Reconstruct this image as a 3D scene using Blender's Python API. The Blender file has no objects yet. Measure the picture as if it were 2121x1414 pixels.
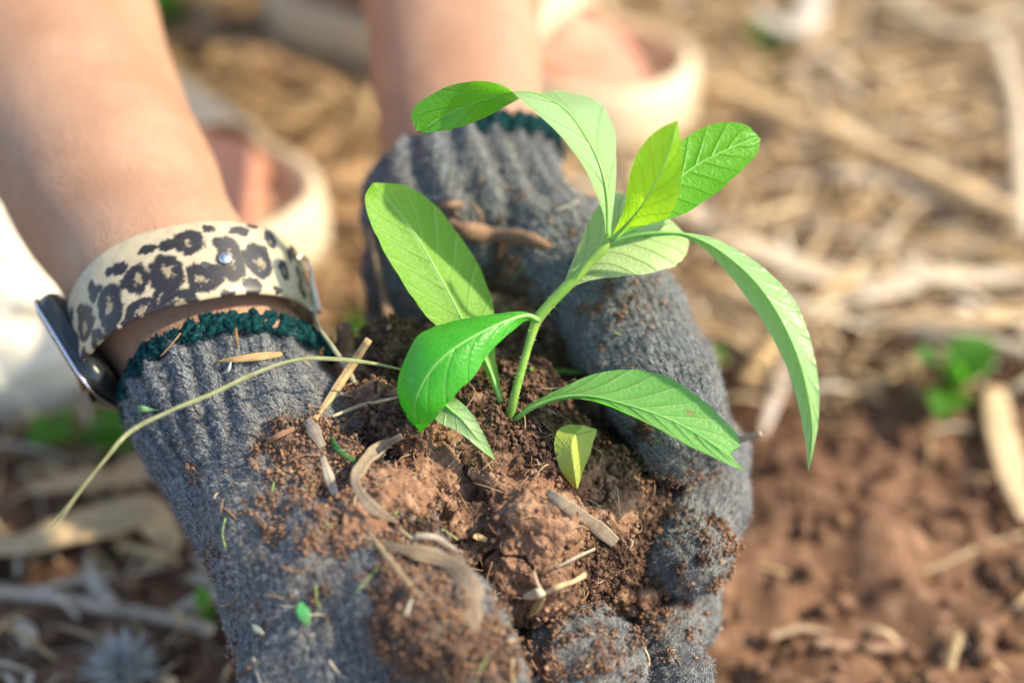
import bpy, math, random
import numpy as np
from mathutils import Vector
from mathutils.bvhtree import BVHTree
random.seed(7)
RNG = np.random.default_rng(11)
R = math.radians
sc = bpy.context.scene
COL = sc.collection

# ---------------------------------------------------------------- camera
PITCH = R(35); CAMZ = 0.45; F = 3535.0; CX, CY = 1060.5, 707.0
cam_d = bpy.data.cameras.new('camera'); cam = bpy.data.objects.new('camera', cam_d); COL.objects.link(cam)
cam.location = (0, 0, CAMZ); cam.rotation_euler = (R(90) - PITCH, 0, 0)
cam_d.sensor_width = 36; cam_d.lens = 60; cam_d.clip_start = 0.02; cam_d.clip_end = 500
cam_d.dof.use_dof = True; cam_d.dof.focus_distance = 0.497; cam_d.dof.aperture_fstop = 3.35
sc.camera = cam
FWD = np.array([0, math.cos(PITCH), -math.sin(PITCH)]); UP = np.array([0, math.sin(PITCH), math.cos(PITCH)]); RT = np.array([1.0, 0, 0])
CAM = np.array([0, 0, CAMZ])
def P(px, py, d):
    "point of the place seen at photo pixel px,py, d metres in front of the lens"
    return CAM + d * (FWD + (px - CX) / F * RT - (py - CY) / F * UP)
def ray(px, py): return FWD + (px - CX) / F * RT - (py - CY) / F * UP
def GP(px, py, z=0.0):
    r = ray(px, py); t = (z - CAMZ) / r[2]; return CAM + t * r
def PR(r, d): return r * d / F

# ---------------------------------------------------------------- light
SUN = Vector((0.72, -0.10, 0.66)).normalized()
w = bpy.data.worlds.new('World'); sc.world = w; w.use_nodes = True
nt = w.node_tree; bg = nt.nodes['Background']
sky = nt.nodes.new('ShaderNodeTexSky'); sky.sky_type = 'NISHITA'; sky.sun_disc = False
sky.sun_elevation = math.asin(SUN.z); sky.sun_rotation = math.atan2(SUN.x, SUN.y)
nt.links.new(sky.outputs[0], bg.inputs[0]); bg.inputs[1].default_value = 0.15
sd = bpy.data.lights.new('sun', 'SUN'); sd.energy = 3.4; sd.angle = R(1.4); sd.color = (1.0, 0.86, 0.64)
so = bpy.data.objects.new('sun', sd); COL.objects.link(so); so.rotation_euler = SUN.to_track_quat('Z', 'Y').to_euler()
sc.view_settings.view_transform = 'Standard'; sc.view_settings.look = 'None'
sc.view_settings.exposure = 1.12; sc.view_settings.gamma = 1
sc.cycles.use_denoising = True
sc.cycles.max_bounces = 6; sc.cycles.diffuse_bounces = 3; sc.cycles.glossy_bounces = 2
sc.cycles.transmission_bounces = 3; sc.cycles.transparent_max_bounces = 4
sc.cycles.caustics_reflective = False; sc.cycles.caustics_refractive = False

# ---------------------------------------------------------------- noise in numpy
def _h(ix, iy, iz, s):
    n = (ix * 73856093) ^ (iy * 19349663) ^ (iz * 83492791) ^ (s * 2654435 + 97)
    n = (n ^ (n >> 13)) * 1274126177; n = n & 0x7fffffff; n = (n ^ (n >> 15)) * 2246822 & 0x7fffffff
    return (n & 0xffff) / 65535.0
def vnoise(p, s=0):
    i = np.floor(p).astype(np.int64); f = p - i; f = f * f * (3 - 2 * f); r = 0
    for dx in (0, 1):
        for dy in (0, 1):
            for dz in (0, 1):
                wgt = (f[:, 0] if dx else 1 - f[:, 0]) * (f[:, 1] if dy else 1 - f[:, 1]) * (f[:, 2] if dz else 1 - f[:, 2])
                r = r + wgt * _h(i[:, 0] + dx, i[:, 1] + dy, i[:, 2] + dz, s)
    return r * 2 - 1
def fbm(p, o=4, s=0, g=0.5):
    r = 0; a = 1
    for k in range(o): r = r + a * vnoise(p * 2 ** k, s + k); a *= g
    return r
def worley(p, s=0):
    i = np.floor(p).astype(np.int64); best = np.full(len(p), 9.0); f = p - i
    for dx in (-1, 0, 1):
        for dy in (-1, 0, 1):
            for dz in (-1, 0, 1):
                a, b, c = i[:, 0] + dx, i[:, 1] + dy, i[:, 2] + dz
                q = (dx + _h(a, b, c, s) - f[:, 0]) ** 2 + (dy + _h(a, b, c, s + 5) - f[:, 1]) ** 2 + (dz + _h(a, b, c, s + 9) - f[:, 2]) ** 2
                best = np.minimum(best, q)
    return np.sqrt(best)

# ---------------------------------------------------------------- SDF and surface nets
def cap_d(p, c):
    a, ra, b, rb = c; ab = b - a; L = max(float(ab @ ab), 1e-12)
    t = np.clip(((p - a) @ ab) / L, 0, 1)
    q = p - a - t[:, None] * ab
    return np.sqrt((q * q).sum(1)) - (ra + t * (rb - ra)), t
def smin(a, b, k):
    h = np.clip(0.5 + 0.5 * (b - a) / k, 0, 1)
    return b + (a - b) * h - k * h * (1 - h)
def chain(pts):
    "list of (px,py,d,rpx) -> tapered capsules"
    o = []; W = [(P(*q[:3]), PR(q[3], q[2])) for q in pts]
    if len(W) == 1: W = W * 2
    for a, b in zip(W, W[1:]): o.append((a[0], a[1], b[0], b[1]))
    return o
def sdf_mesh(fn, lo, hi, h):
    lo = np.array(lo); n = np.ceil((np.array(hi) - lo) / h).astype(int) + 1
    ax = [lo[k] + h * np.arange(n[k]) for k in range(3)]
    D = np.empty(n, np.float32)
    YZ = np.stack(np.meshgrid(ax[1], ax[2], indexing='ij'), -1).reshape(-1, 2)
    step = max(1, 400000 // len(YZ))
    for i in range(0, n[0], step):
        xs = ax[0][i:i + step]
        pp = np.empty((len(xs), len(YZ), 3)); pp[:, :, 0] = xs[:, None]; pp[:, :, 1:] = YZ[None]
        D[i:i + step] = fn(pp.reshape(-1, 3)).reshape(len(xs), n[1], n[2])
    S = D < 0
    c = [n[0] - 1, n[1] - 1, n[2] - 1]
    cnt = np.zeros(c, np.int8)
    for dx in (0, 1):
        for dy in (0, 1):
            for dz in (0, 1): cnt += S[dx:dx + c[0], dy:dy + c[1], dz:dz + c[2]]
    act = (cnt > 0) & (cnt < 8)
    idx = -np.ones(c, np.int64); A = np.argwhere(act); idx[act] = np.arange(len(A))
    acc = np.zeros((len(A), 3)); num = np.zeros(len(A))
    cor = [(x, y, z) for x in (0, 1) for y in (0, 1) for z in (0, 1)]
    for a in cor:
        for k in range(3):
            if a[k]: continue
            b = list(a); b[k] = 1
            da = D[A[:, 0] + a[0], A[:, 1] + a[1], A[:, 2] + a[2]].astype(float); db = D[A[:, 0] + b[0], A[:, 1] + b[1], A[:, 2] + b[2]].astype(float)
            m = (da < 0) != (db < 0); t = np.where(m, da / np.where(m, da - db, 1), 0)
            q = np.tile(np.array(a, float), (len(A), 1)); q[:, k] += t
            acc += q * m[:, None]; num += m
    V = lo + h * (A + acc / num[:, None])
    Fs = []
    for k in range(3):
        u, v = (k + 1) % 3, (k + 2) % 3
        sl0 = [slice(1, -1)] * 3; sl1 = [slice(1, -1)] * 3
        sl0[k] = slice(0, -1); sl1[k] = slice(1, None)
        s0, s1 = S[tuple(sl0)], S[tuple(sl1)]
        E = np.argwhere(s0 != s1)
        if not len(E): continue
        ins = s0[E[:, 0], E[:, 1], E[:, 2]]
        E = E + 1; E[:, k] -= 1
        def cell(du, dv):
            q = E.copy(); q[:, u] -= du; q[:, v] -= dv
            return idx[q[:, 0], q[:, 1], q[:, 2]]
        ok_f = np.stack([cell(1, 1), cell(0, 1), cell(0, 0), cell(1, 0)], 1)
        ok_f[~ins] = ok_f[~ins][:, ::-1]
        Fs.append(ok_f)
    Fq = np.concatenate(Fs); Fq = Fq[(Fq >= 0).all(1)]
    return V, Fq
def vnormals(V, Fq):
    a, b, c, d = (V[Fq[:, k]] for k in range(4)); n = np.cross(c - a, d - b)
    N = np.zeros_like(V)
    for k in range(4):
        for j in range(3): N[:, j] += np.bincount(Fq[:, k], n[:, j], len(V))
    return N / np.maximum(np.linalg.norm(N, axis=1), 1e-12)[:, None]
def relax(V, Fq, it=1, lam=0.5):
    e = np.concatenate([Fq[:, [0, 1]], Fq[:, [1, 2]], Fq[:, [2, 3]], Fq[:, [3, 0]]])
    for _ in range(it):
        S = np.zeros_like(V); c = np.bincount(e[:, 0], minlength=len(V)) + np.bincount(e[:, 1], minlength=len(V))
        for j in range(3): S[:, j] = np.bincount(e[:, 0], V[e[:, 1], j], len(V)) + np.bincount(e[:, 1], V[e[:, 0], j], len(V))
        V = V + lam * (S / np.maximum(c, 1)[:, None] - V)
    return V
def subdiv(V, Fq):
    e = np.concatenate([Fq[:, [k, (k + 1) % 4]] for k in range(4)]); es = np.sort(e, 1)
    u, inv = np.unique(es[:, 0] * (len(V) + 1) + es[:, 1], return_inverse=True)
    first = np.zeros(len(u), np.int64); first[inv] = np.arange(len(inv))
    M = (V[es[first, 0]] + V[es[first, 1]]) / 2; C = V[Fq].mean(1); nV = len(V); nF = len(Fq)
    ed = inv.reshape(4, nF) + nV; ce = np.arange(nF) + nV + len(M)
    out = [np.stack([Fq[:, k], ed[k], ce, ed[(k - 1) % 4]], 1) for k in range(4)]
    return np.concatenate([V, M, C]), np.concatenate(out)

# ---------------------------------------------------------------- object helpers
def tag(o, label=None, cat=None, group=None, kind=None):
    if label: o['label'] = label
    if cat: o['category'] = cat
    if group: o['group'] = group
    if kind: o['kind'] = kind
    return o
def link(o, parent=None):
    COL.objects.link(o)
    if parent is not None: o.parent = parent; o.matrix_parent_inverse.identity()
    return o
def mesh_np(name, V, Fs, mat, parent=None, smooth=True, attrs=None, uv=None, origin=None):
    "V world coordinates; Fs (n,k) array or list of faces"
    me = bpy.data.meshes.new(name)
    off = np.zeros(3)
    if parent is not None: off = np.array(parent.get('_o', (0, 0, 0)), float)
    elif origin is not None: off = np.array(origin, float)
    V = np.asarray(V, float) - off
    if isinstance(Fs, np.ndarray):
        k = Fs.shape[1]; me.vertices.add(len(V)); me.vertices.foreach_set('co', V.ravel().astype(np.float32))
        me.loops.add(Fs.size); me.loops.foreach_set('vertex_index', Fs.ravel().astype(np.int32))
        me.polygons.add(len(Fs)); me.polygons.foreach_set('loop_start', np.arange(0, Fs.size, k, dtype=np.int32))
        me.update(calc_edges=True)
    else:
        me.from_pydata([tuple(v) for v in V], [], [tuple(int(i) for i in f) for f in Fs]); me.update()
    if smooth: me.polygons.foreach_set('use_smooth', np.ones(len(me.polygons), bool))
    for an, av in (attrs or {}).items():
        av = np.asarray(av)
        if av.ndim == 1: a = me.attributes.new(an, 'FLOAT', 'POINT'); a.data.foreach_set('value', av.astype(np.float32))
        else:
            a = me.attributes.new(an, 'FLOAT_COLOR', 'POINT'); c = np.ones((len(V), 4), np.float32); c[:, :3] = av; a.data.foreach_set('color', c.ravel())
    if uv is not None:
        l = me.uv_layers.new(name='UVMap'); l.data.foreach_set('uv', np.asarray(uv, np.float32).ravel())
    me.materials.append(mat); me.validate()
    o = bpy.data.objects.new(name, me)
    if parent is None and origin is not None: o.location = off
    o['_o'] = tuple(float(x) for x in off)
    return link(o, parent)
def empty(name, loc, label, cat, group=None):
    o = bpy.data.objects.new(name, None); o.location = loc; o.empty_display_size = 0.02
    o['_o'] = tuple(float(x) for x in loc)
    return tag(link(o), label, cat, group)
def cr(pts, n):
    "Catmull-Rom resample by chord length"
    p = np.asarray(pts, float); 
    if len(p) == 2: return p[0] + (p[1] - p[0]) * np.linspace(0, 1, n)[:, None]
    sl = np.concatenate([[0], np.cumsum(np.linalg.norm(np.diff(p[:, :3], axis=0), axis=1))]); sl /= sl[-1]
    T = np.linspace(0, 1, n); m = np.gradient(p, sl, axis=0)
    k = np.clip(np.searchsorted(sl, T, side='right') - 1, 0, len(p) - 2); h = sl[k + 1] - sl[k]; t = (T - sl[k]) / h
    t = t[:, None]; h = h[:, None]
    return (2*t**3-3*t**2+1)*p[k] + (t**3-2*t**2+t)*h*m[k] + (-2*t**3+3*t**2)*p[k+1] + (t**3-t**2)*h*m[k+1]
def tube_arr(pts, rad, sides=8, flat=1.0, twist=None, up=(0, 0, 1)):
    "closed tube through pts; flat<1 squashes it into a blade"
    p = np.asarray(pts, float); n = len(p); rad = np.broadcast_to(rad, (n,))
    T = np.gradient(p, axis=0); T /= np.maximum(np.linalg.norm(T, axis=1), 1e-9)[:, None]
    u = np.array(up, float); V = []
    for i in range(n):
        b = np.cross(T[i], u); lb = np.linalg.norm(b)
        if lb < 1e-4: b = np.cross(T[i], [1, 0.3, 0]); lb = np.linalg.norm(b)
        b /= lb; nn = np.cross(b, T[i])
        if twist is not None:
            c, s = math.cos(twist[i]), math.sin(twist[i]); b, nn = c * b + s * nn, c * nn - s * b
        a = np.arange(sides) * 2 * math.pi / sides
        V.append(p[i] + rad[i] * (np.cos(a)[:, None] * b + flat * np.sin(a)[:, None] * nn))
    V = np.concatenate(V); Fs = []
    for i in range(n - 1):
        for j in range(sides):
            k = (j + 1) % sides; Fs.append((i*sides+j, i*sides+k, (i+1)*sides+k, (i+1)*sides+j))
    V = np.vstack([V, p[0], p[-1]]); a, b = n * sides, n * sides + 1
    for j in range(sides):
        k = (j + 1) % sides; Fs.append((a, a, k, j)); Fs.append((b, b, (n-1)*sides+j, (n-1)*sides+k))
    return V, Fs
def clean(Fs): return [tuple(dict.fromkeys(f)) for f in Fs]
class MB:
    "collects pieces into one mesh"
    def __init__(s): s.V = []; s.F = []; s.C = []; s.n = 0
    def add(s, V, Fs, col=None):
        s.V.append(np.asarray(V)); s.F += [tuple(i + s.n for i in f) for f in Fs]; s.n += len(V)
        if col is not None: s.C.append(np.tile(np.asarray(col, float), (len(V), 1)))
    def build(s, name, mat, parent=None, origin=None, smooth=True):
        return mesh_np(name, np.concatenate(s.V), clean(s.F), mat, parent, smooth, {'Col': np.concatenate(s.C)} if s.C else None, origin=origin)

# ---------------------------------------------------------------- node helper
class X:
    def __init__(s, t, sock): s.t = t; s.s = sock
    def _m(s, op, *o, clamp=False):
        n = s.t.nodes.new('ShaderNodeMath'); n.operation = op; n.use_clamp = clamp
        for i, v in enumerate((s,) + o):
            if isinstance(v, X): s.t.links.new(v.s, n.inputs[i])
            else: n.inputs[i].default_value = v
        return X(s.t, n.outputs[0])
    def __add__(s, o): return s._m('ADD', o)
    def __sub__(s, o): return s._m('SUBTRACT', o)
    def __mul__(s, o): return s._m('MULTIPLY', o)
    def __pow__(s, o): return s._m('POWER', o)
    def abs(s): return s._m('ABSOLUTE')
    def frac(s): return s._m('FRACT')
    def sin(s): return s._m('SINE')
    def max(s, o): return s._m('MAXIMUM', o)
    def min(s, o): return s._m('MINIMUM', o)
    def inv(s): return X.__mul__(s, -1) + 1.0
    def step(s, a, b):
        n = s.t.nodes.new('ShaderNodeMapRange'); n.interpolation_type = 'SMOOTHSTEP'
        s.t.links.new(s.s, n.inputs[0]); n.inputs[1].default_value = a; n.inputs[2].default_value = b
        return X(s.t, n.outputs[0])
def newmat(name):
    m = bpy.data.materials.new(name); m.use_nodes = True; t = m.node_tree
    return m, t, t.nodes['Principled BSDF']
def tex(t, kind, scale, vec=None, out=0, **kw):
    n = t.nodes.new('ShaderNodeTex' + kind); n.inputs['Scale'].default_value = scale
    if kind == 'Noise': n.inputs['Detail'].default_value = kw.pop('detail', 3)
    for k, v in kw.items():
        if k in ('feature',): setattr(n, k, v)
        else: n.inputs[k].default_value = v
    if vec is not None: t.links.new(vec, n.inputs['Vector'])
    return X(t, n.outputs[out])
def objco(t): return t.nodes.new('ShaderNodeTexCoord').outputs['Object']
def mix(t, f, a, b):
    n = t.nodes.new('ShaderNodeMix'); n.data_type = 'RGBA'
    for i, v in ((0, f), (6, a), (7, b)):
        if isinstance(v, X): t.links.new(v.s, n.inputs[i])
        elif i == 0: n.inputs[i].default_value = v
        else: n.inputs[i].default_value = (*v, 1)
    return X(t, n.outputs[2])
def attr(t, name, fac=True):
    n = t.nodes.new('ShaderNodeAttribute'); n.attribute_name = name
    return X(t, n.outputs['Fac' if fac else 'Color'])
def bump(t, bs, h, dist, strength=1.0):
    n = t.nodes.new('ShaderNodeBump'); n.inputs['Distance'].default_value = dist; n.inputs['Strength'].default_value = strength
    t.links.new(h.s, n.inputs['Height']); t.links.new(n.outputs[0], bs.inputs['Normal']); return n
def setc(t, bs, c, rough=0.8, spec=0.3):
    if isinstance(c, X): t.links.new(c.s, bs.inputs['Base Color'])
    else: bs.inputs['Base Color'].default_value = (*c, 1)
    bs.inputs['Roughness'].default_value = rough; bs.inputs['Specular IOR Level'].default_value = spec
def uvxy(t):
    n = t.nodes.new('ShaderNodeUVMap'); s = t.nodes.new('ShaderNodeSeparateXYZ'); t.links.new(n.outputs[0], s.inputs[0])
    return n.outputs[0], X(t, s.outputs[0]), X(t, s.outputs[1])

# ---------------------------------------------------------------- materials
def soil_mat(name, dark=(0.075, 0.045, 0.029), mid=(0.25, 0.138, 0.082), pale=(0.41, 0.255, 0.16), sc_=1.0, loose_shade=False):
    m, t, b = newmat(name); co = objco(t)
    n1 = tex(t, 'Noise', 38 * sc_, co, detail=5); n2 = tex(t, 'Noise', 260 * sc_, co, detail=6); n3 = tex(t, 'Voronoi', 900 * sc_, co)
    c = mix(t, n1.step(0.30, 0.60), dark, mid); c = mix(t, n2.step(0.45, 0.75), c, pale)
    if loose_shade:
        wt = attr(t, 'loose_shade'); c = mix(t, wt, c, mix(t, n2.step(.4, .7), (0.075, 0.043, 0.029), (0.21, 0.125, 0.08)))  # loose soil toned darker, with the shade painted into its colour
    c = mix(t, n3.step(0.0, 0.28).inv() * 0.35, c, (0.05, 0.026, 0.018))
    setc(t, b, c, 0.95, 0.15)
    bump(t, b, n2 * 0.7 + tex(t, 'Noise', 1400 * sc_, co, detail=4) * 0.5 + n3 * 0.3, 0.0012 / sc_, 0.9)
    return m
M_SOIL = soil_mat('soil', loose_shade=True)
M_GROUND = soil_mat('ground_soil', (0.085, 0.046, 0.028), (0.205, 0.111, 0.064), (0.33, 0.20, 0.122), 0.5)

def glove_mat():
    m, t, b = newmat('grey_knit'); uv, u, v = uvxy(t); co = objco(t)
    # u: metres along the finger, v: metres round it. Stitch columns 2.1 mm, rows 1.6 mm, V-shaped stitches
    wob = tex(t, 'Noise', 260, co, detail=2)
    wo2 = tex(t, 'Noise', 90, co, detail=2)
    a = v * (1 / 0.0025) + wob * 1.0 + wo2 * 1.6; fr = (a.frac() - 0.5).abs()
    rw = (u * (1 / 0.0020) + fr * 1.7 + wob * 1.5 + wo2 * 1.5).frac()
    hgt = (fr * 2).inv() ** 0.6 * 0.65 + (rw * math.pi).sin() * (fr * 6.3).sin().abs() * 0.5
    fib = tex(t, 'Noise', 1500, co, detail=6); big = tex(t, 'Noise', 60, co, detail=4); med = tex(t, 'Noise', 420, co, detail=5)
    c = mix(t, med.step(0.38, 0.66), (0.040, 0.058, 0.070), (0.175, 0.21, 0.225))
    c = mix(t, fib.step(0.50, 0.66) * 0.8, c, (0.40, 0.39, 0.38))
    hz_ = tex(t, 'Noise', 800, co, detail=3); c = mix(t, hz_.step(.55, .7) * .7, c, (.035, .042, .055))
    c = mix(t, hgt.step(0.2, 0.8).inv() * 0.85, c, (0.02, 0.024, 0.032))
    d = attr(t, 'dirt'); dm = (attr(t, 'cake') + (fib - 0.5) * 1.2).step(0.35, 0.6)
    dc = mix(t, fib.step(0.35, 0.65), (0.085, 0.045, 0.029), (0.29, 0.165, 0.10))
    c = mix(t, dm * 0.95, c, dc)
    c = mix(t, ((d + (big - .5) * 2.2) * 0.5 + 0.10).max(0.05).min(0.55), c, (0.205, 0.16, 0.105))
    setc(t, b, c, 0.95, 0.1); b.inputs['Sheen Weight'].default_value = 0.35; b.inputs['Sheen Roughness'].default_value = 0.5
    bump(t, b, hgt * 0.9 + fib * 0.6 + med * 0.7, 0.0013, 1.0)
    return m
M_GLOVE = glove_mat()
def fuzz_mat(name, c1, c2):
    m, t, b = newmat(name); c = mix(t, tex(t, 'Noise', 500, objco(t)).step(0.35, 0.65), c1, c2); setc(t, b, c, 0.9, 0.1); return m
M_FUZZ = fuzz_mat('wool_fuzz', (0.065, 0.078, 0.10), (0.40, 0.41, 0.39))
M_TEAL = fuzz_mat('teal_yarn', (0.003, 0.022, 0.025), (0.007, 0.056, 0.056))
def skin_mat():
    m, t, b = newmat('skin'); co = objco(t)
    n = tex(t, 'Noise', 22, co, detail=4); f = tex(t, 'Noise', 600, co, detail=3); sp = tex(t, 'Voronoi', 1300, co)
    c = mix(t, n.step(0.3, 0.7), (0.35, 0.194, 0.115), (0.47, 0.282, 0.178)); c = mix(t, f.step(0.45, 0.8) * 0.3, c, (0.27, 0.12, 0.07))
    rd = attr(t, 'flush'); c = mix(t, rd, c, (0.56, 0.26, 0.17))
    setc(t, b, c, 0.55, 0.35)
    b.inputs['Subsurface Weight'].default_value = 0.15; b.inputs['Subsurface Radius'].default_value = (0.006, 0.0025, 0.0015); b.inputs['Subsurface Scale'].default_value = 1
    c2 = tex(t, 'Noise', 150, co, detail=4); bump(t, b, f * 0.5 + sp * 0.6 + c2, 0.0004, 0.8)
    return m
M_SKIN = skin_mat()
def plain(name, c, rough=0.6, metal=0.0, spec=0.5, var=0.12, scale=60, coat=0):
    m, t, b = newmat(name); n = tex(t, 'Noise', scale, objco(t), detail=5)
    cc = mix(t, n.step(0.3, 0.7), tuple(x * (1 - var) for x in c), tuple(min(1, x * (1 + var)) for x in c))
    setc(t, b, cc, rough, spec); b.inputs['Metallic'].default_value = metal; b.inputs['Coat Weight'].default_value = coat
    bump(t, b, tex(t, 'Noise', scale * 12, objco(t), detail=4), 0.0002, 0.4)
    return m
def dry_mat(name='dry_straw'):
    m, t, b = newmat(name); c0 = attr(t, 'Col', False); co = objco(t)
    n = tex(t, 'Noise', 180, co, detail=5); wv = tex(t, 'Noise', 900, co, detail=3)
    c = mix(t, n.step(0.42, 0.75) * 0.45, c0, (0.16, 0.085, 0.045)); c = mix(t, wv.step(0.5, 0.8) * 0.3, c, (0.7, 0.6, 0.45))
    setc(t, b, c, 0.75, 0.25)
    tr = t.nodes.new('ShaderNodeBsdfTranslucent'); t.links.new(c.s, tr.inputs[0]); ms = t.nodes.new('ShaderNodeMixShader'); ms.inputs[0].default_value = 0.18
    t.links.new(b.outputs[0], ms.inputs[1]); t.links.new(tr.outputs[0], ms.inputs[2]); t.links.new(ms.outputs[0], t.nodes['Material Output'].inputs[0])
    bump(t, b, wv + n, 0.0004, 0.5)
    return m
M_DRY = dry_mat()
def leaf_mat(name, top, under, vein, tr_c, N=9, trw=0.5, spot=0.3, vstr=0.7, sweep=0.30, rough=0.5):
    m, t, b = newmat(name); uv, u, v = uvxy(t); co = objco(t)
    av = v.abs(); side = v._m('GREATER_THAN', 0.0)
    ns = tex(t, 'Noise', 55, co, detail=2)
    wv = (u - av * sweep + av * av * 0.05 + side * (0.45 / N) + ns * 0.018) * float(N)
    dd = ((wv.frac() - 0.5).abs() * -1 + 0.5) * (1.0 / N)          # distance to the vein
    sv = dd.step(0.0008, 0.0048).inv() * av.step(0.80, 1.0).inv()
    mid = av.step(0.03, 0.075).inv()
    ret = tex(t, 'Voronoi', 520, co, feature='DISTANCE_TO_EDGE'); rv = ret.step(0.0, 0.10).inv()
    vm = (sv.max(mid * 0.9)).max(rv * 0.34)
    n1 = tex(t, 'Noise', 70, co, detail=4); n2 = tex(t, 'Noise', 380, co, detail=5)
    c = mix(t, n1.step(0.3, 0.7), tuple(x * 0.86 for x in top), tuple(x * 1.12 for x in top))
    geo = t.nodes.new('ShaderNodeNewGeometry'); bf = X(t, geo.outputs['Backfacing'])
    c = mix(t, bf, c, under)
    c = mix(t, vm * vstr, c, vein)
    sp = tex(t, 'Noise', 230, co, detail=6).step(0.66, 0.72); c = mix(t, sp * spot, c, (0.32, 0.20, 0.10))
    setc(t, b, c, rough - .06, 0.5)
    tc = mix(t, vm * 0.5, tr_c, tuple(x * 0.75 for x in tr_c)); tc = mix(t, n1.step(0.3, 0.7) * 0.25, tc, top)
    tr = t.nodes.new('ShaderNodeBsdfTranslucent'); t.links.new(tc.s, tr.inputs[0])
    ms = t.nodes.new('ShaderNodeMixShader'); ms.inputs[0].default_value = trw
    t.links.new(b.outputs[0], ms.inputs[1]); t.links.new(tr.outputs[0], ms.inputs[2]); t.links.new(ms.outputs[0], t.nodes['Material Output'].inputs[0])
    bn = bump(t, b, dd.step(0, 0.016) * 0.55 + ret.step(0, 0.25) * 0.15 + n2 * 0.2, 0.0005, 0.8)
    t.links.new(bn.outputs[0], tr.inputs['Normal'])
    return m

# ================================================================ THE GROUND
def ground():
    fx = np.concatenate([-np.geomspace(60, 0.85, 22), np.arange(-0.8, 0.8001, 0.004), np.geomspace(0.85, 60, 22)])
    fy = np.concatenate([-np.geomspace(60, 0.3, 18) + 0.2, np.arange(0.2, 1.5, 0.004), np.geomspace(1.52, 80, 26)])
    fx = np.unique(fx); fy = np.unique(fy)
    Xg, Yg = np.meshgrid(fx, fy, indexing='ij'); p = np.stack([Xg.ravel(), Yg.ravel(), 0 * Xg.ravel()], 1)
    near = np.clip(1.3 - np.abs(p[:, 0]), 0, 1) * np.clip(2.2 - np.abs(p[:, 1] - 0.5), 0, 1); near = np.clip(near * 2, 0, 1)
    p[:, 2] = near * (0.010 * fbm(p * 14, 3, 3) + 0.007 * (0.6 - worley(p * 45, 8)) + 0.005 * (0.6 - worley(p * 110, 4)) + .002 * fbm(p * 200, 2, 9)) - 0.004
    nx, ny = len(fx), len(fy); i = np.arange(nx - 1)[:, None] * ny + np.arange(ny - 1)[None]
    q = np.stack([i, i + ny, i + ny + 1, i + 1], -1).reshape(-1, 4)
    o = mesh_np('ground', p, q, M_GROUND); tag(o, kind='structure')
ground()

# ================================================================ GLOVES, SOIL (signed distances)
FG = {  # each hand: a list of fingers / limbs, (px, py, depth, radius in px)
 'left': [
   [(484, 808, .536, 214), (510, 880, .532, 200), (590, 1000, .518, 212), (690, 1180, .500, 236), (720, 1360, .492, 232)],
   [(700, 1130, .500, 190), (830, 1240, .474, 138), (905, 1300, .466, 122), (985, 1420, .462, 112)],
   [(740, 1420, .50, 150), (940, 1530, .50, 130), (1100, 1470, .497, 132), (1205, 1382, .492, 130)],
   [(760, 1520, .52, 130), (1150, 1560, .53, 95), (1330, 1490, .515, 78), (1405, 1405, .508, 72)],
 ],
 'right': [
   [(984, 340, .600, 170), (962, 440, .590, 197), (935, 560, .590, 178), (915, 680, .595, 150)],
   [(1035, 425, .590, 108), (1160, 532, .566, 119), (1290, 655, .546, 120), (1372, 795, .533, 114), (1412, 888, .523, 104)],
   [(1200, 560, .590, 130), (1370, 760, .582, 100), (1450, 935, .560, 90), (1448, 1050, .540, 92), (1425, 1140, .520, 88)],
   [(1200, 640, .600, 130), (1390, 1020, .585, 85), (1412, 1190, .555, 70), (1408, 1280, .538, 70), (1375, 1320, .522, 64)],
 ],
}
CUT = {'left': ((484, 808, .536), None), 'right': ((984, 340, .600), None)}
def axis_of(px_dir, tilt):
    "unit vector: image direction (x right, y down) leaning away from the lens by tilt"
    a = np.array(px_dir, float); a /= np.linalg.norm(a)
    return math.cos(tilt) * (a[0] * RT - a[1] * UP) + math.sin(tilt) * FWD
AX = {'left': axis_of((-.27, -.96), R(38)), 'right': axis_of((-.28, -.96), R(21))}
CUTP = {'left': P(484, 808, .536), 'right': P(984, 340, .600)}
CH = {k: [chain(c) for c in v] for k, v in FG.items()}
def glove_sdf(side, grow=0.0, cut=True):
    chs = CH[side]
    def fn(p):
        D = None
        for ci, c in enumerate(chs):
            d = None
            for cp in c:
                x = cap_d(p, cp)[0]; d = x if d is None else smin(d, x, 0.004)
            D = d if D is None else smin(D, d, 0.0035)
        D = D - grow
        if cut: D = np.maximum(D, (p - CUTP[side]) @ AX[side])
        return D
    return fn
def bounds(chs, pad=0.01):
    a = np.array([c[0] for ch in chs for c in ch] + [c[2] for ch in chs for c in ch]); r = max(c[1] for ch in chs for c in ch) + pad
    return a.min(0) - r, a.max(0) + r
SB = [(1000,1000,.494,215),(1050,1150,.484,190),(950,1130,.486,150),(1180,1080,.502,180),(1290,1010,.524,140),(1250,890,.534,150),
      (1080,860,.510,110),(950,800,.520,130),(820,790,.522,110),(790,890,.500,100),(835,880,.488,62),(1012,985,.486,42),(1085,1085,.478,92),
      (720,1000,.498,90),(620,850,.514,46),(790,1050,.475,92),(700,920,.496,60),(745,1120,.466,70),(1150,1190,.486,100),(1325,1140,.522,100),(1040,780,.540,170),(1180,790,.550,150),
      (700,790,.528,60),(1180,900,.507,42),(1025,880,.498,36),(1005,925,.494,40),(1035,940,.495,36),(880,1000,.490,90),(1180,1000,.500,60),
      (1240,1120,.497,80),(1310,1225,.520,60),(760,980,.492,60),(1120,1000,.492,50),(1100,1200,.479,80),(1240,1000,.508,60),(990,850,.502,26),(985,830,.503,16)]
SBW = []
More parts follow.
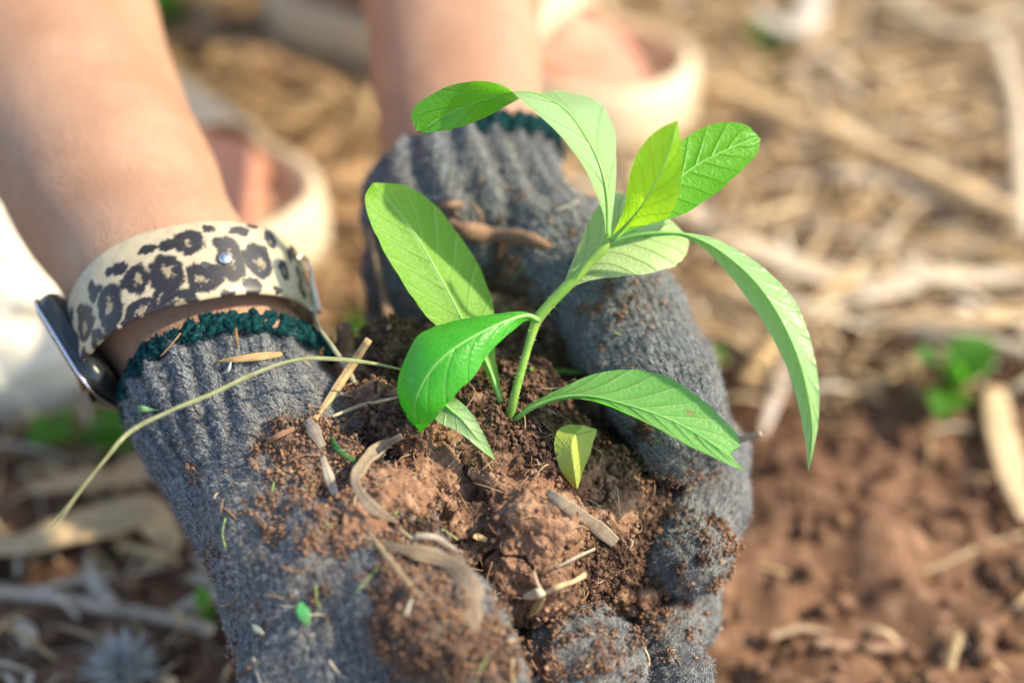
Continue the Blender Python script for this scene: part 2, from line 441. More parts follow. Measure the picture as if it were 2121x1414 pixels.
for (x, y, ds, r) in SB:
    d = ds / (1 - r / F); SBW.append((P(x, y, d), PR(r, d)))
def soil_sdf(p):
    D = None
    for c, r in SBW:
        x = np.sqrt(((p - c) ** 2).sum(1)) - r; D = x if D is None else smin(D, x, 0.005 if r > 0.009 else 0.0018)
    return D
# ---- soil mound
lo = np.min([c - r for c, r in SBW], 0) - 0.006; hi = np.max([c + r for c, r in SBW], 0) + 0.006
V, Q = sdf_mesh(soil_sdf, lo, hi, 0.0011)
V = relax(V, Q, 1)
V, Q = subdiv(V, Q); N = vnormals(V, Q)
LOOSE_SHADEC = [(P(1290, 930, .53), PR(170, .53)), (P(1380, 1080, .52), PR(120, .52)), (P(1060, 770, .53), PR(190, .53)), (P(1090, 900, .505), PR(60, .505)), (P(840, 760, .53), PR(110, .53)), (P(1250, 1190, .50), PR(90, .50)), (P(1130, 960, .5), PR(50, .5)), (P(800, 880, .49), PR(70, .49)),(P(860, 1060, .49), PR(40, .49)),(P(1010, 900, .495), PR(45, .495))]  # spots of loose soil where shade beside thumb and stem is painted in
def loose_shade(p):
    q = np.min([np.linalg.norm(p - c, axis=1) / r_ for c, r_ in LOOSE_SHADEC], 0) + .35 * fbm(p * 110, 3, 61); return np.clip((1.15 - q) / .3, 0, 1)
big = fbm(V * 55, 3, 21); wrp = fbm(V * 60, 2, 5)[:, None] * 0.5
clod = 0.65 - worley(V * 88 + wrp, 31); cr_ = 0.62 - worley(V * 260 + wrp, 41); cr2 = 0.6 - worley(V * 620, 47)
lsh = loose_shade(V); mask = np.clip(0.75 + 0.9 * fbm(V * 40, 2, 77) - .9 * lsh, 0, 1)     # 1 = firm smooth clod, 0 = loose crumbs
V = V + N * (0.0030 * big + 0.0052 * np.maximum(clod, -.12) * (0.35 + 0.65 * mask) + 0.0017 * cr_ * (1 - 0.85 * mask) + 0.0010 * cr2 * (1.1 - .6 * mask) + .0011 * fbm(V * 380, 3, 66, .6))[:, None]
crack = np.abs(fbm(V * 42, 3, 90)); V = V - N * (0.0050 * np.exp(-(crack / 0.03) ** 2))[:, None]
for (x, y, dd_, rr_) in ((895, 1070, .489, 26), (985, 1060, .484, 24), (1035, 1030, .481, 20), (1075, 1260, .475, 40), (930, 1010, .487, 14), (1150, 1075, .482, 20), (1240, 1270, .49, 40)):
    q = np.linalg.norm(V - P(x, y, dd_), axis=1) / PR(rr_, dd_); V = V - N * (.006 * np.exp(-q ** 2 * (1 + .5 * vnoise(V * 300, 3))))[:, None]
N = vnormals(V, Q)
SOILV, SOILQ, SOILN = V, Q, N
org = P(1060, 1000, .52)
soil = mesh_np('soil_clump', V, Q, M_SOIL, origin=org, attrs={'loose_shade': loose_shade(V)})
tag(soil, 'clump of crumbly reddish brown soil cupped between the two grey gloves', 'soil')

# ---- gloves
DIRT = {'left': [(690,985,.49,150),(640,1060,.48,110,.8),(680,1200,.46,110,.7),(800,1080,.475,160),(700,1110,.47,100),(850,1240,.45,150),(930,1330,.45,150),(610,860,.51,50),(620,1000,.49,60),(1110,1300,.475,90),(1190,1330,.475,150,.85),(1120,1260,.475,80),(560,1150,.48,240,.36),(1400,1380,.49,80,.6),(1340,1310,.5,40),(520,950,.5,120,.4),(560,930,.5,30),(780,1330,.44,110),(820,900,.5,130),(1060,1420,.47,100)],
        'right': [(1385,1000,.52,60),(1440,1100,.51,130,.62),(1410,1270,.52,80,.5),(1200,560,.53,160,.3),(1000,480,.56,150,.3),(1065,590,.56,70),(1290,860,.51,70),(1350,1200,.52,60),(1360,1260,.51,60),(1370,900,.5,40),(1000,640,.56,90),(1470,1010,.53,34),(1080,680,.55,80),(1180,640,.53,30)]}
def glove(side, parent):
    lo, hi = bounds(CH[side])
    h = 0.0016
    V, Q = sdf_mesh(glove_sdf(side), lo, hi, h); V = relax(V, Q, 2); V, Q = subdiv(V, Q)
    N = vnormals(V, Q)
    ax = AX[side]; along = (CUTP[side] - V) @ ax             # metres down from the cuff edge
    n3 = fbm(V * 38, 3, 3 + len(side)); V = V + N * (0.0019 * n3 + 0.0011 * fbm(V * 120, 2, 9) + .0007 * fbm(V * 380, 2, 19))[:, None]
    # ribbed cuff
    rel = V - CUTP[side]; b1 = np.cross(ax, FWD); b1 /= np.linalg.norm(b1); b2 = np.cross(ax, b1)
    ang = np.arctan2(rel @ b1, rel @ b2)
    rib = np.cos(ang * 21 + along * 20 + 1.5 * fbm(V * 25, 2, 14)); fade = np.clip(1 - (along - 0.028) / 0.02, 0, 1)
    V = V + N * ((0.0013 if side == 'left' else .0019) * rib * fade)[:, None]
    # stitch space: nearest chain, metres along and round it
    C = V[Q].mean(1); best = np.full(len(C), 9.); bid = np.zeros(len(C), int)
    for ci, c in enumerate(CH[side]):
        for cp in c:
            d = cap_d(C, cp)[0]; m = d < best; best[m] = d[m]; bid[m] = ci
    uv = np.zeros((len(Q), 4, 2))
    for ci, c in enumerate(CH[side]):
        fs = np.where(bid == ci)[0]
        if not len(fs): continue
        pv = V[Q[fs].ravel()]; bd = np.full(len(pv), 9.); U = np.zeros(len(pv)); W = np.zeros(len(pv)); s = 0; rm = np.mean([q[1] for q in c])
        for cp in c:
            d, t = cap_d(pv, cp); L = np.linalg.norm(cp[2] - cp[0]); axx = (cp[2] - cp[0]) / max(L, 1e-9)
            e1 = np.cross(axx, FWD); e1 /= np.linalg.norm(e1); e2 = np.cross(axx, e1)
            rr = pv - cp[0]; tu = rr @ axx; an = np.arctan2(rr @ e1, -(rr @ e2) * (1 if (e2 @ FWD) > 0 else -1))
            m = d < bd; bd[m] = d[m]; U[m] = s + tu[m]; W[m] = an[m] * rm; s += L
        uv[fs] = np.stack([U, W], 1).reshape(-1, 4, 2)
    dirt = np.zeros(len(V))
    for (x, y, d, r, *st_) in DIRT[side]:
        c = P(x, y, d); rw = PR(r, d); q = np.linalg.norm(V - c, axis=1) / rw; dirt = np.maximum(dirt, np.clip(1.4 - 0.8 * q, 0, 1) * (st_[0] if st_ else 1))
    dn = dirt + .34 * fbm(V * 75, 3, 71) + .34 * fbm(V * 300, 2, 73) - .08
    cake = np.clip((dn - .38) / .50, 0, 1) * np.clip(dirt * 4, 0, 1)
    V = V + N * (cake * (.0007 + .0009 * (.6 - worley(V * 450, 75)) + .0022 * fbm(V * 150, 4, 76, .65)))[:, None]
    N = vnormals(V, Q)
    o = mesh_np('glove', V, Q, M_GLOVE, parent, attrs={'dirt': dirt, 'cake': cake}, uv=uv)
    return o, V, Q, N, np.clip(cake + .05 * dirt, 0, 1)
def fuzz(name, V, N, cnt, Lr, wd, mat, parent, weight=None, curl=0.6):
    pr = None if weight is None else weight / weight.sum()
    i = RNG.choice(len(V), cnt, p=pr); p = V[i] + RNG.normal(0, 0.0003, (cnt, 3)); n = N[i]
    t = np.cross(n, RNG.normal(size=(cnt, 3))); t /= np.maximum(np.linalg.norm(t, axis=1), 1e-6)[:, None]
    L = RNG.uniform(*Lr, cnt)[:, None]; s = np.cross(n, t) * wd
    lay = RNG.uniform(0.3, 1.3, (cnt, 1))
    p1 = p + (n * 0.55 + t * lay * 0.6) * L * 0.5; p2 = p1 + (n * 0.25 + t * lay + np.cross(n, t) * RNG.normal(0, curl, (cnt, 1))) * L * 0.5
    VV = np.stack([p - n * 0.0003 - s, p - n * 0.0003 + s, p1 - s, p1 + s, p2 - s * .4, p2 + s * .4], 1).reshape(-1, 3)
    b = np.arange(cnt)[:, None] * 6
    q = np.concatenate([b + [0, 1, 3, 2], b + [2, 3, 5, 4]])
    o = mesh_np(name, VV, q, mat, parent); tag(o, kind='stuff'); return o
def crumbs(name, V, N, cnt, rr, mat, parent=None, weight=None, origin=None, sink=0.2):
    pr = None if weight is None else weight / weight.sum()
    iv = np.array([(1,0,0),(-1,0,0),(0,1,0),(0,-1,0),(0,0,1),(0,0,-1)], float)
    fi = np.array([(0,2,4),(2,1,4),(1,3,4),(3,0,4),(2,0,5),(1,2,5),(3,1,5),(0,3,5)])
    i = RNG.choice(len(V), cnt, p=pr); r = rr[0] + (rr[1] - rr[0]) * RNG.random(cnt) ** 5.0
    lump = 1 + RNG.normal(0, 0.25, (cnt, 6, 1)); st = RNG.uniform(0.6, 1.5, (cnt, 1, 3)); th_ = RNG.uniform(0, 6.3, cnt); ph_ = RNG.uniform(0, 3.1, cnt)
    ct, st_, cp_, sp_ = np.cos(th_), np.sin(th_), np.cos(ph_), np.sin(ph_); zz = 0 * ct; Rm = np.stack([np.stack([ct, -st_, zz], 1), np.stack([st_ * cp_, ct * cp_, -sp_], 1), np.stack([st_ * sp_, ct * sp_, cp_], 1)], 1)
    c = V[i] + N[i] * (r * (1 - sink * 2))[:, None] + RNG.normal(0, 0.0006, (cnt, 3))
    VV = (c[:, None] + np.einsum('nij,nkj->nki', Rm, iv[None] * lump * st * r[:, None, None])).reshape(-1, 3)
    q = (np.arange(cnt)[:, None, None] * 6 + fi[None]).reshape(-1, 3)
    o = mesh_np(name, VV, q, mat, parent, origin=origin, attrs={'loose_shade': np.repeat(loose_shade(V[i]), 6)} if mat is M_SOIL else None, smooth=mat is not M_SOIL); tag(o, kind='stuff'); return o
crumbs('soil_crumbs', SOILV, SOILN, 44000, (0.00018, 0.0013), M_SOIL, None, origin=org, weight=.10 + loose_shade(SOILV) ** 1.5 + .25 * (fbm(SOILV * 80, 2, 8) > .25), sink=.35)

# ================================================================ PERSON
person = empty('person', (0.1, 1.05, 0.0), 'squatting person in cream platform sandals with bare forearms and grey knitted gloves', 'person')
def V3(*a): return np.array(a, float)
arm1 = [(P(500, 850, .532), PR(160, .532)), (P(482, 800, .540), PR(186, .540)), (P(345, 590, .555), PR(190, .555)), (P(240, 400, .580), PR(206, .58)), (P(60, 60, .63), PR(258, .63))]
e1 = arm1[-1][0] + (arm1[-1][0] - arm1[-2][0]) * 0.75; arm1 += [(e1, 0.048)]
arm2 = [(P(958, 430, .59), PR(140, .59)), (P(958, 300, .605), PR(164, .605)), (P(945, 150, .635), PR(172, .635)), (P(935, -40, .675), PR(186, .675))]
e2 = arm2[-1][0] + (arm2[-1][0] - arm2[-2][0]) * 1.9; arm2 += [(e2, 0.047)]
sh1, sh2 = V3(-0.12, 1.02, 0.84), V3(0.20, 1.06, 0.84)
foot = {}
def footchain(px_heel, px_toe):
    a, b = px_heel, px_toe; return a, b
f1h, f1t = GP(60, 330), GP(520, 600)        # heel and toe of the near foot on the ground
f2h, f2t = GP(650, 100), GP(1310, 300)
f1h = f1t - (f1t - f1h) / np.linalg.norm(f1t - f1h) * .225; f2h = f2t - (f2t - f2h) / np.linalg.norm(f2t - f2h) * .225
def limb(a): return [(p[0], p[1], q[0], q[1]) for p, q in zip(a, a[1:])]
PARTS = [limb(arm1 + [(sh1, 0.055)]), limb(arm2 + [(sh2, 0.055)]),
         limb([(sh1, .06), (V3(.04, 1.08, .86), .07), (sh2, .06)]),
         limb([(V3(.04, 1.08, .84), .11), (V3(.04, 1.22, .5), .13), (V3(.04, 1.30, .28), .15)]),
         limb([(V3(.04, 1.08, .86), .055), (V3(.04, 1.0, .97), .05)]), limb([(V3(.04, .98, 1.03), .08), (V3(.04, .97, 1.10), .085)])]
for (h, t_, sgn) in ((f1h, f1t, -1), (f2h, f2t, 1)):
    up_ = V3(0, 0, 1); dr = (t_ - h); dr /= np.linalg.norm(dr); ank = h + dr * 0.045 + up_ * 0.11
    knee = ank + V3(0.0 + sgn * 0.0, -0.02, 0.36) + V3(0, .12, 0); hip = V3(.04 + sgn * .09, 1.30, .27)
    PARTS.append(limb([(h + dr * .03 + up_ * .055, .028), (ank, .032), (ank + up_ * .12, .040), (knee, .055), (hip, .085)]))
    PARTS.append(limb([(h + dr * .04 + up_ * .065, .030), (h + dr * .12 + up_ * .068, .030), (h + dr * .175 + up_ * .050, .022)]))
    sd_ = np.cross(up_, dr)
    for k in range(5):
        o_ = (k - 2) * 0.0155; ln = .232 - .008 * abs(k - 1.2) ** 1.5
        PARTS.append(limb([(h + dr * .16 + sd_ * o_ * .9 + up_ * .048, .015), (h + dr * (ln - .02) + sd_ * o_ * 1.1 + up_ * .042, .0095), (h + dr * ln + sd_ * o_ * 1.1 + up_ * .037, .0088)]))
def body_sdf(p):
    D = None
    for L in PARTS:
        a = np.min([np.minimum(c[0], c[2]) - max(c[1], c[3]) for c in L], 0) - .05; b = np.max([np.maximum(c[0], c[2]) + max(c[1], c[3]) for c in L], 0) + .05
        m = ((p > a) & (p < b)).all(1); d = np.full(len(p), 0.05)
        if m.any():
            q = p[m]; e = None
            for c in L:
                x = cap_d(q, c)[0]; e = x if e is None else smin(e, x, 0.008)
            d[m] = np.minimum(e, 0.05)
        D = d if D is None else smin(D, d, 0.006)
    return D
V, Q = sdf_mesh(body_sdf, (-0.48, 0.28, 0.0), (0.50, 1.55, 1.24), 0.0055)
V = relax(V, Q, 3); V, Q = subdiv(V, Q); V = relax(V, Q, 1)
flush = np.zeros(len(V))
for t_ in (f1t, f2t): flush = np.maximum(flush, np.clip(1.4 - np.linalg.norm(V - (t_ + V3(0, 0, .03)), axis=1) / .09, 0, .8))
mesh_np('body', V, Q, M_SKIN, person, attrs={'flush': flush})
m_ = V[:, 2] > .12; m_ &= (V[:, 1] < .75); vi = V[m_]; nn_ = vnormals(V, Q)[m_]
bo = [o for o in bpy.data.objects if o.name == 'body'][0]
fuzz('arm_hairs', vi, nn_, 2600, (.0025, .0065), .00002, plain('arm_hair', (.10, .06, .04), .6), bo, curl=.3)
# clothing out of frame
M_SHIRT = plain('shirt_cloth', (0.5, 0.5, 0.48), 0.9); M_TROUS = plain('trouser_cloth', (0.16, 0.18, 0.22), 0.9)
def cloth(name, sel, grow, clip, mat):
    def fn(p):
        D = None
        for L in sel:
            for c in L:
                x = cap_d(p, c)[0] - grow; D = x if D is None else smin(D, x, .02)
        return np.maximum(D, clip(p))
    V, Q = sdf_mesh(fn, (-0.48, 0.7, 0.02), (0.50, 1.6, 1.05), 0.011); V = relax(V, Q, 2); mesh_np(name, V, Q, mat, person)
cloth('shirt', [PARTS[0][-1:], PARTS[1][-1:], PARTS[2], PARTS[3]], .014, lambda p: np.maximum(0.36 - p[:, 2], 0.85 - p[:, 1]), M_SHIRT)
cloth('trousers', [PARTS[6][2:], PARTS[13][2:], PARTS[3][-1:]], .016, lambda p: np.maximum(p[:, 2] - 0.42, 0.26 - p[:, 2]), M_TROUS)

# sandals: thick moulded sole with raised rim and one wide strap
M_CREAM = plain('cream_rubber', (0.66, 0.54, 0.36), 0.6, var=0.08)
def sandal(h, t_, lab):
    s = empty('sandal_tmp', (0, 0, 0), None, None); bpy.data.objects.remove(s)
    up_ = V3(0, 0, 1); dr = (t_ - h); dr[2] = 0; dr /= np.linalg.norm(dr); sd_ = np.cross(up_, dr)
    L = 0.275; base = h - dr * 0.02
    def wid(u): return 0.036 + 0.014 * np.clip((u - .35) / .35, 0, 1)
    nu, nv = 44, 40
    # outline
    us = np.linspace(0, 1, 60); out = []
    for u in us:
        w_ = wid(u) * math.sqrt(max(0, 1 - max(0, (u - .80) / .20) ** 2.4)) * math.sqrt(max(0, 1 - max(0, (.14 - u) / .14) ** 2.2)); out.append(w_)
    out = np.array(out)
    prof = [(0.94, 0.002), (1.0, 0.008), (1.03, 0.022), (1.02, 0.036), (0.98, 0.047), (0.90, 0.050), (0.84, 0.045), (0.80, 0.034), (0.4, 0.031), (0.0, 0.030)]
    ring = np.concatenate([np.stack([us, out], 1), np.stack([us, -out], 1)[::-1][1:-1]])
    n = len(ring); VV = []
    for (s_, z) in prof:
        for (u, w_) in ring: VV.append(base + dr * L * (0.5 + (u - .5) * (1 - (1 - s_) * .35)) + sd_ * w_ * s_ + up_ * z)
    FF = [(k*n+i, k*n+(i+1)%n, (k+1)*n+(i+1)%n, (k+1)*n+i) for k in range(len(prof)-1) for i in range(n)] + [tuple(range(n))[::-1]]
    sole = mesh_np('sandal', VV, FF, M_CREAM, person)
    # strap
    nu, nv = 18, 26; VV = []
    for lay in (0, 1):
        for a in range(nu):
            for b in range(nv):
                ua = .42 + .30 * a / (nu - 1); th = math.pi * b / (nv - 1); w_ = wid(ua) * 1.02
                hh = (0.062 - 0.030 * (ua - .42) / .3) + 0.004; k = 1 if lay else 0.90
                VV.append(base + dr * (L * ua + .012 * math.sin(th) * (a / nu - .5)) + sd_ * w_ * k * math.cos(th) + up_ * (0.036 + hh * k * math.sin(th) ** .8))
    m_ = nu * nv; FF = []
    for a in range(nu - 1):
        for b in range(nv - 1):
            i = a * nv + b; FF.append((i, i + nv, i + nv + 1, i + 1)[::-1]); FF.append((i + m_, i + nv + m_, i + nv + 1 + m_, i + 1 + m_))
    for b in range(nv - 1):
        FF.append((b, b + 1, b + 1 + m_, b + m_)[::-1]); i = (nu - 1) * nv + b; FF.append((i, i + 1, i + 1 + m_, i + m_))
    mesh_np('strap', VV, FF, M_CREAM, sole)
    return sole
sandal(f1h, f1t, ''); sandal(f2h, f2t, '')

# gloves with trim, fuzz and crumbs
GD = {}
for side in ('left', 'right'):
    g, gv, gq, gn, gd = glove(side, person); GD[side] = (gv, gq, gn, gd)
    g['label'] = 'grey knitted glove below the wristwatch' if side == 'left' else 'grey knitted glove whose thumb lies over the soil'
    fuzz('wool_fuzz', gv, gn, 150000 if side == 'left' else 120000, (0.0008, 0.0030), 0.00005, M_FUZZ, g, weight=1.05 - .8 * np.clip(gd, 0, 1))
    crumbs('soil_crumbs', gv, gn, 40000 if side == 'left' else 22000, (0.00015, 0.00090), M_SOIL, g, weight=np.clip(gd, 0, 1) ** 1.5 + 0.003, sink=.35)
    # teal overlock edge: a lumpy coil round the opening
    ax = AX[side]; b1 = np.cross(ax, FWD); b1 /= np.linalg.norm(b1); b2 = np.cross(ax, b1)
    Rr = (PR(214, .536) if side == 'left' else PR(170, .6)) + .0008
    mb = MB(); nn = 210
    for k in range(nn):
        a0 = 2 * math.pi * k / nn + random.uniform(-.02, .02); pts = []; sl = random.uniform(.02, .22) * random.choice((1, 1, -1)); hi_ = random.uniform(.0012, .0042); out_ = random.uniform(.0002, .0016)
        for j in range(6):
            a = a0 + (j / 5) * sl + random.uniform(-.025, .025); w_ = math.sin(j / 5 * math.pi)
            pts.append(CUTP[side] + (Rr + 0.0002 + out_ * w_) * (math.cos(a) * b1 + math.sin(a) * b2) + ax * (-0.0040 + (hi_ + .0036) * j / 5 + random.uniform(-.0007, .0007)))
        Vt, Ft = tube_arr(cr(pts, 10), 0.0009 * random.uniform(.6, 1.5), 5); Vt = Vt + RNG.normal(0, .00022, Vt.shape); mb.add(Vt, Ft)
    tr = mb.build('cuff_trim', M_TEAL, g); tr['kind'] = 'stuff'
    tv = np.concatenate(mb.V); cen = CUTP[side]; tn = tv - cen; tn /= np.linalg.norm(tn, axis=1)[:, None]
    fuzz('trim_fuzz', tv, tn, 14000, (0.0006, 0.0022), 0.00006, M_TEAL, g)

exec_after = None
# ================================================================ WRISTWATCH
def watch():
    W = bpy.data.objects.new('wristwatch', None); link(W, person); W['_o'] = person['_o']
    ax = axis_of((-.27, -.96), R(22)); c0 = P(396, 652, .549)
    xr = (RT * .96 + UP * .27); xr -= ax * (xr @ ax); xr /= np.linalg.norm(xr)
    yr = np.cross(ax, xr); yr = yr if yr @ FWD < 0 else -yr       # towards the lens
    rx, ry = PR(234, .55), PR(226, .55)
    def ringp(th, off, s):
        p = rx * (abs(math.cos(th)) ** .92) * math.copysign(1, math.cos(th)); q = ry * abs(math.sin(th)) ** .92 * math.copysign(1, math.sin(th))
        nn = V3(math.cos(th) * ry, math.sin(th) * rx, 0); nn /= np.linalg.norm(nn)
        lean = -.0075 * max(0, -math.cos(th)) ** 2
        return c0 + xr * (p + nn[0] * off) + yr * (q + nn[1] * off) + ax * (s + lean)
    nu, nv = 520, 56; half = 0.0108
    # angle runs from the case (pi) over the front to the buckle (0) and round the back
    V_, UVs = [], []
    th = np.linspace(math.pi * .965, -math.pi * .965, nu)
    prof = []
    for j in range(nv):
        a = 2 * math.pi * j / nv; cx_, sx_ = math.cos(a), math.sin(a)
        prof.append((math.copysign(abs(cx_) ** .25, cx_) * half, math.copysign(abs(sx_) ** .6, sx_) * 0.0011))
    arc = 0; last = None
    for i in range(nu):
        wsc = 1.08 - 0.16 * np.clip((math.pi - abs(th[i])) / math.pi, 0, 1) - 0.10 * max(0, math.sin(th[i]) * math.cos(th[i]))
        for (s, o_) in prof: V_.append(ringp(th[i], o_ + .0012, s * wsc))
    V_ = np.array(V_); Fq = np.array([(i*nv+j, (i+1)*nv+j, (i+1)*nv+(j+1)%nv, i*nv+(j+1)%nv) for i in range(nu-1) for j in range(nv)])
    # densify across: the flat faces are coloured from (u, s) in mm
    cen = V_.reshape(nu, nv, 3).mean(1); arcl = np.concatenate([[0], np.cumsum(np.linalg.norm(np.diff(cen, axis=0), axis=1))]) * 1000
    U = np.repeat(arcl, nv); S_ = np.tile([p[0] * 1000 for p in prof], nu)
    return W, V_, Fq, U, S_, th, ringp, xr, yr, ax, c0, rx, ry, cen, arcl
def watch_build():
    W, V_, Fq, U, S_, th, ringp, xr, yr, ax, c0, rx, ry, cen, arcl = watch()
    nu = len(th)
    # dense strip grid for the print
    nv = 90; half = 0.0134; ss = np.linspace(-1, 1, nv); VV = []; UU = []; SS = []
    for lay in (1, 0):
        for i in range(nu):
            wsc = 1.0 - .16 * max(0, -math.cos(th[i])) ** 3 - .14 * max(0, math.cos(th[i])) ** 2
            base = ringp(th[i], 0, 0); outv = ringp(th[i], 1, 0) - base
            rnd = (1 - np.abs(ss) ** 10) ** .5 * 0.0011
            p = base + ax * (ss * half * wsc)[:, None] + outv * ((0.0012 + (rnd if lay else -rnd)))[:, None]
            VV.append(p); UU.append(np.full(nv, arcl[i])); SS.append(ss * half * wsc * 1000)
    VV = np.concatenate(VV); UU = np.concatenate(UU); SS = np.concatenate(SS); m_ = nu * nv
    i = (np.arange(nu - 1)[:, None] * nv + np.arange(nv - 1)[None]).ravel()
    q1 = np.stack([i, i + nv, i + nv + 1, i + 1], 1); q2 = q1[:, ::-1] + m_
    Fq = np.concatenate([q1, q2])
    # print: rosettes measured on the strap, carried into strap millimetres
    rel = VV[:m_] - CAM; dpt = rel @ FWD; pxs = CX + F * (rel @ RT) / dpt; pys = CY - F * (rel @ UP) / dpt
    front = np.repeat(th > 0.02, nv)
    ros = [(176,670,29,33,1),(228,634,30,44,1),(283,578,24,30,1),(342,567,32,40,1),(393,501,27,24,1),(294,648,34,31,1),(368,634,38,30,1),(426,571,33,30,1),(478,538,26,48,1),
           (537,540,30,38,1),(522,592,20,17,0),(560,498,16,20,1),(250,711,17,18,0),(218,722,20,30,1),(184,748,18,20,0),(158,707,13,22,0),(191,604,13,22,0),(305,516,18,9,0),(496,478,22,11,0),
           (524,466,14,8,0),(434,474,12,8,0),(228,562,10,9,0),(284,700,12,14,0),(588,560,14,22,1),(600,530,8,16,0),(150,650,8,14,0),(470,610,14,8,0),(255,590,9,12,0),(330,690,12,8,0),(400,600,7,9,0),(575,600,12,8,0),(450,505,12,16,0),(168,648,15,18,1),(248,556,17,13,0),(345,508,20,9,0),(142,690,9,16,0),(205,598,9,8,0),(395,560,6,8,0),(520,640,14,9,0),(325,610,8,8,0)]
    rl = []
    for (x, y, a, b, rg) in ros:
        dd = np.where(front, (pxs - x) ** 2 + (pys - y) ** 2, 1e9); k = int(np.argmin(dd)); rl.append((UU[k], SS[k], a / 5.6, b / 5.6, rg))
    u0 = max(r[0] for r in rl); r2 = random.Random(3); u = u0 + 4
    while u < arcl[-1]:
        for s in (-7, 0, 7): rl.append((u + r2.uniform(-1, 1), s + r2.uniform(-1, 1), r2.uniform(2.2, 3.6), r2.uniform(2.4, 3.6), 1))
        u += 7.5
    pp = np.stack([UU, SS, np.zeros(len(UU))], 1)
    wu = UU + 0.6 * fbm(pp * .55, 3, 3) + .35 * fbm(pp * 2.6, 3, 31); ws = SS + 0.6 * fbm(pp * .55, 3, 13) + .35 * fbm(pp * 2.6, 3, 37)
    dark = np.zeros(len(UU)); tan = np.zeros(len(UU))
    for n_, (a, b, ra, rb, rg) in enumerate(rl):
        q = np.sqrt(((wu - a) / ra) ** 2 + ((ws - b) / rb) ** 2); dk = np.clip((1.0 - q) / .12, 0, 1)
        if rg:
            ox, oy = (n_ * 37 % 7 - 3) * .05, (n_ * 53 % 7 - 3) * .05
            q2 = np.sqrt(((wu - a) / ra - ox) ** 2 + ((ws - b) / rb - oy) ** 2); inn = np.clip((0.30 + .20 * fbm(pp * 1.3, 2, n_) - q2) / .10, 0, 1); dk = dk * (1 - inn * .9); tan = np.maximum(tan, inn)
        dark = np.maximum(dark, dk)
    var = fbm(pp * .35, 2, 55)[:, None]; fine = fbm(pp * V3(1.2, 5, 1), 2, 66)[:, None]
    crm = V3(.46, .39, .25) * (1 + .10 * var + .06 * fine); tn = V3(.32, .26, .15) * (1 + .2 * fine); bl = V3(.022, .020, .022) * (1 + .4 * fine)
    col = crm * (1 - tan[:, None]) + tn * tan[:, None]; col = col * (1 - dark[:, None]) + bl * dark[:, None]; col = np.clip(col, 0, 1)
    m, t, b = newmat('leopard_print_silicone'); c = attr(t, 'Col', False); setc(t, b, c, 0.42, 0.5)
    bump(t, b, tex(t, 'Noise', 900, objco(t)), 0.0001, 0.3)
    o = mesh_np('band', VV, Fq, m, W, attrs={'Col': col})
    o['label'] = 'cream watch band printed with black leopard rosettes'
    # holes, stud, loop
    M_HOLE = plain('hole_dark', (0.05, 0.05, 0.05), .7); M_STEEL = plain('polished_steel', (0.75, 0.76, 0.78), .15, 1.0, var=.05)
    def at(x, y):
        dd = np.where(front, (pxs - x) ** 2 + (pys - y) ** 2, 1e9); k = int(np.argmin(dd)); i_ = k // nv; b_ = ringp(th[i_], 0, 0); o_ = ringp(th[i_], 1, 0) - b_; return VV[k], o_ / np.linalg.norm(o_)
    def disc(p, n, r, hgt, mat, name, dome=True):
        e = np.cross(n, ax); e /= np.linalg.norm(e); f = np.cross(n, e); Vd = []; K = 20
        for (s, z) in ((1, -.0004), (1, hgt * .5), (.8, hgt), (.35, hgt * (1.15 if dome else .2)), (.0, hgt * (1.2 if dome else .1))):
            for k in range(K): a = 2 * math.pi * k / K; Vd.append(p + r * s * (math.cos(a) * e + math.sin(a) * f) + n * z)
        Fd = [(l*K+k, l*K+(k+1)%K, (l+1)*K+(k+1)%K, (l+1)*K+k) for l in range(4) for k in range(K)]
        mesh_np(name, Vd, Fd, mat, W)
    p, n = at(466, 536); disc(p, n, .0021, .0011, M_STEEL, 'stud')
    for (x, y) in ((424, 549), (508, 524), (549, 516)):
        p, n = at(x, y); disc(p, n, .0012, .00012, M_HOLE, 'strap_hole', False)
    # steel loop at the inner end
    lp = [ringp(0.12, .0015, s) for s in np.linspace(-.011, .006, 8)] + [ringp(0.10, .003, .0075)] + [ringp(0.0, .004, s) for s in np.linspace(.006, -.011, 8)] + [ringp(.12, .003, -.0125)] + [ringp(.12, .0015, -.011)]
    Vt, Ft = tube_arr(cr(lp, 60), .0007, 8); mesh_np('buckle_loop', Vt, clean(Ft), plain('pale_metal', (.8, .74, .62), .3, .8), W)
    # case: rounded slab facing left
    n = -xr * .93 - ax * .33 - yr * 0.12; n /= np.linalg.norm(n); e = -ax * .93 + xr * .36; e -= n * (e @ n); e /= np.linalg.norm(e); f = np.cross(n, e)
    cc = c0 - xr * (rx - .0030) + yr * .006 - ax * .0062
    def slab(w_, h_, prof, r, mat, name, cx_=cc):
        K = 12; ring = []
        for (sx, sy) in ((1, 1), (-1, 1), (-1, -1), (1, -1)):
            for k in range(K + 1):
                a = math.pi / 2 * k / K + {(1, 1): 0, (-1, 1): math.pi / 2, (-1, -1): math.pi, (1, -1): 1.5 * math.pi}[(sx, sy)]
                ring.append((sx * (w_ - r) + r * math.cos(a), sy * (h_ - r) + r * math.sin(a)))
        n_ = len(ring); Vd = []
        for (ins, z) in prof:
            for (x, y) in ring:
                l = math.hypot(x, y); k = 1 - ins / max(w_, h_); Vd.append(cx_ + e * x * k + f * y * k + n * z)
        Fd = [(l*n_+k, l*n_+(k+1)%n_, (l+1)*n_+(k+1)%n_, (l+1)*n_+k) for l in range(len(prof)-1) for k in range(n_)]
        Fd += [tuple(range(n_))[::-1], tuple(range((len(prof)-1)*n_, len(prof)*n_))]
        return mesh_np(name, Vd, Fd, mat, W)
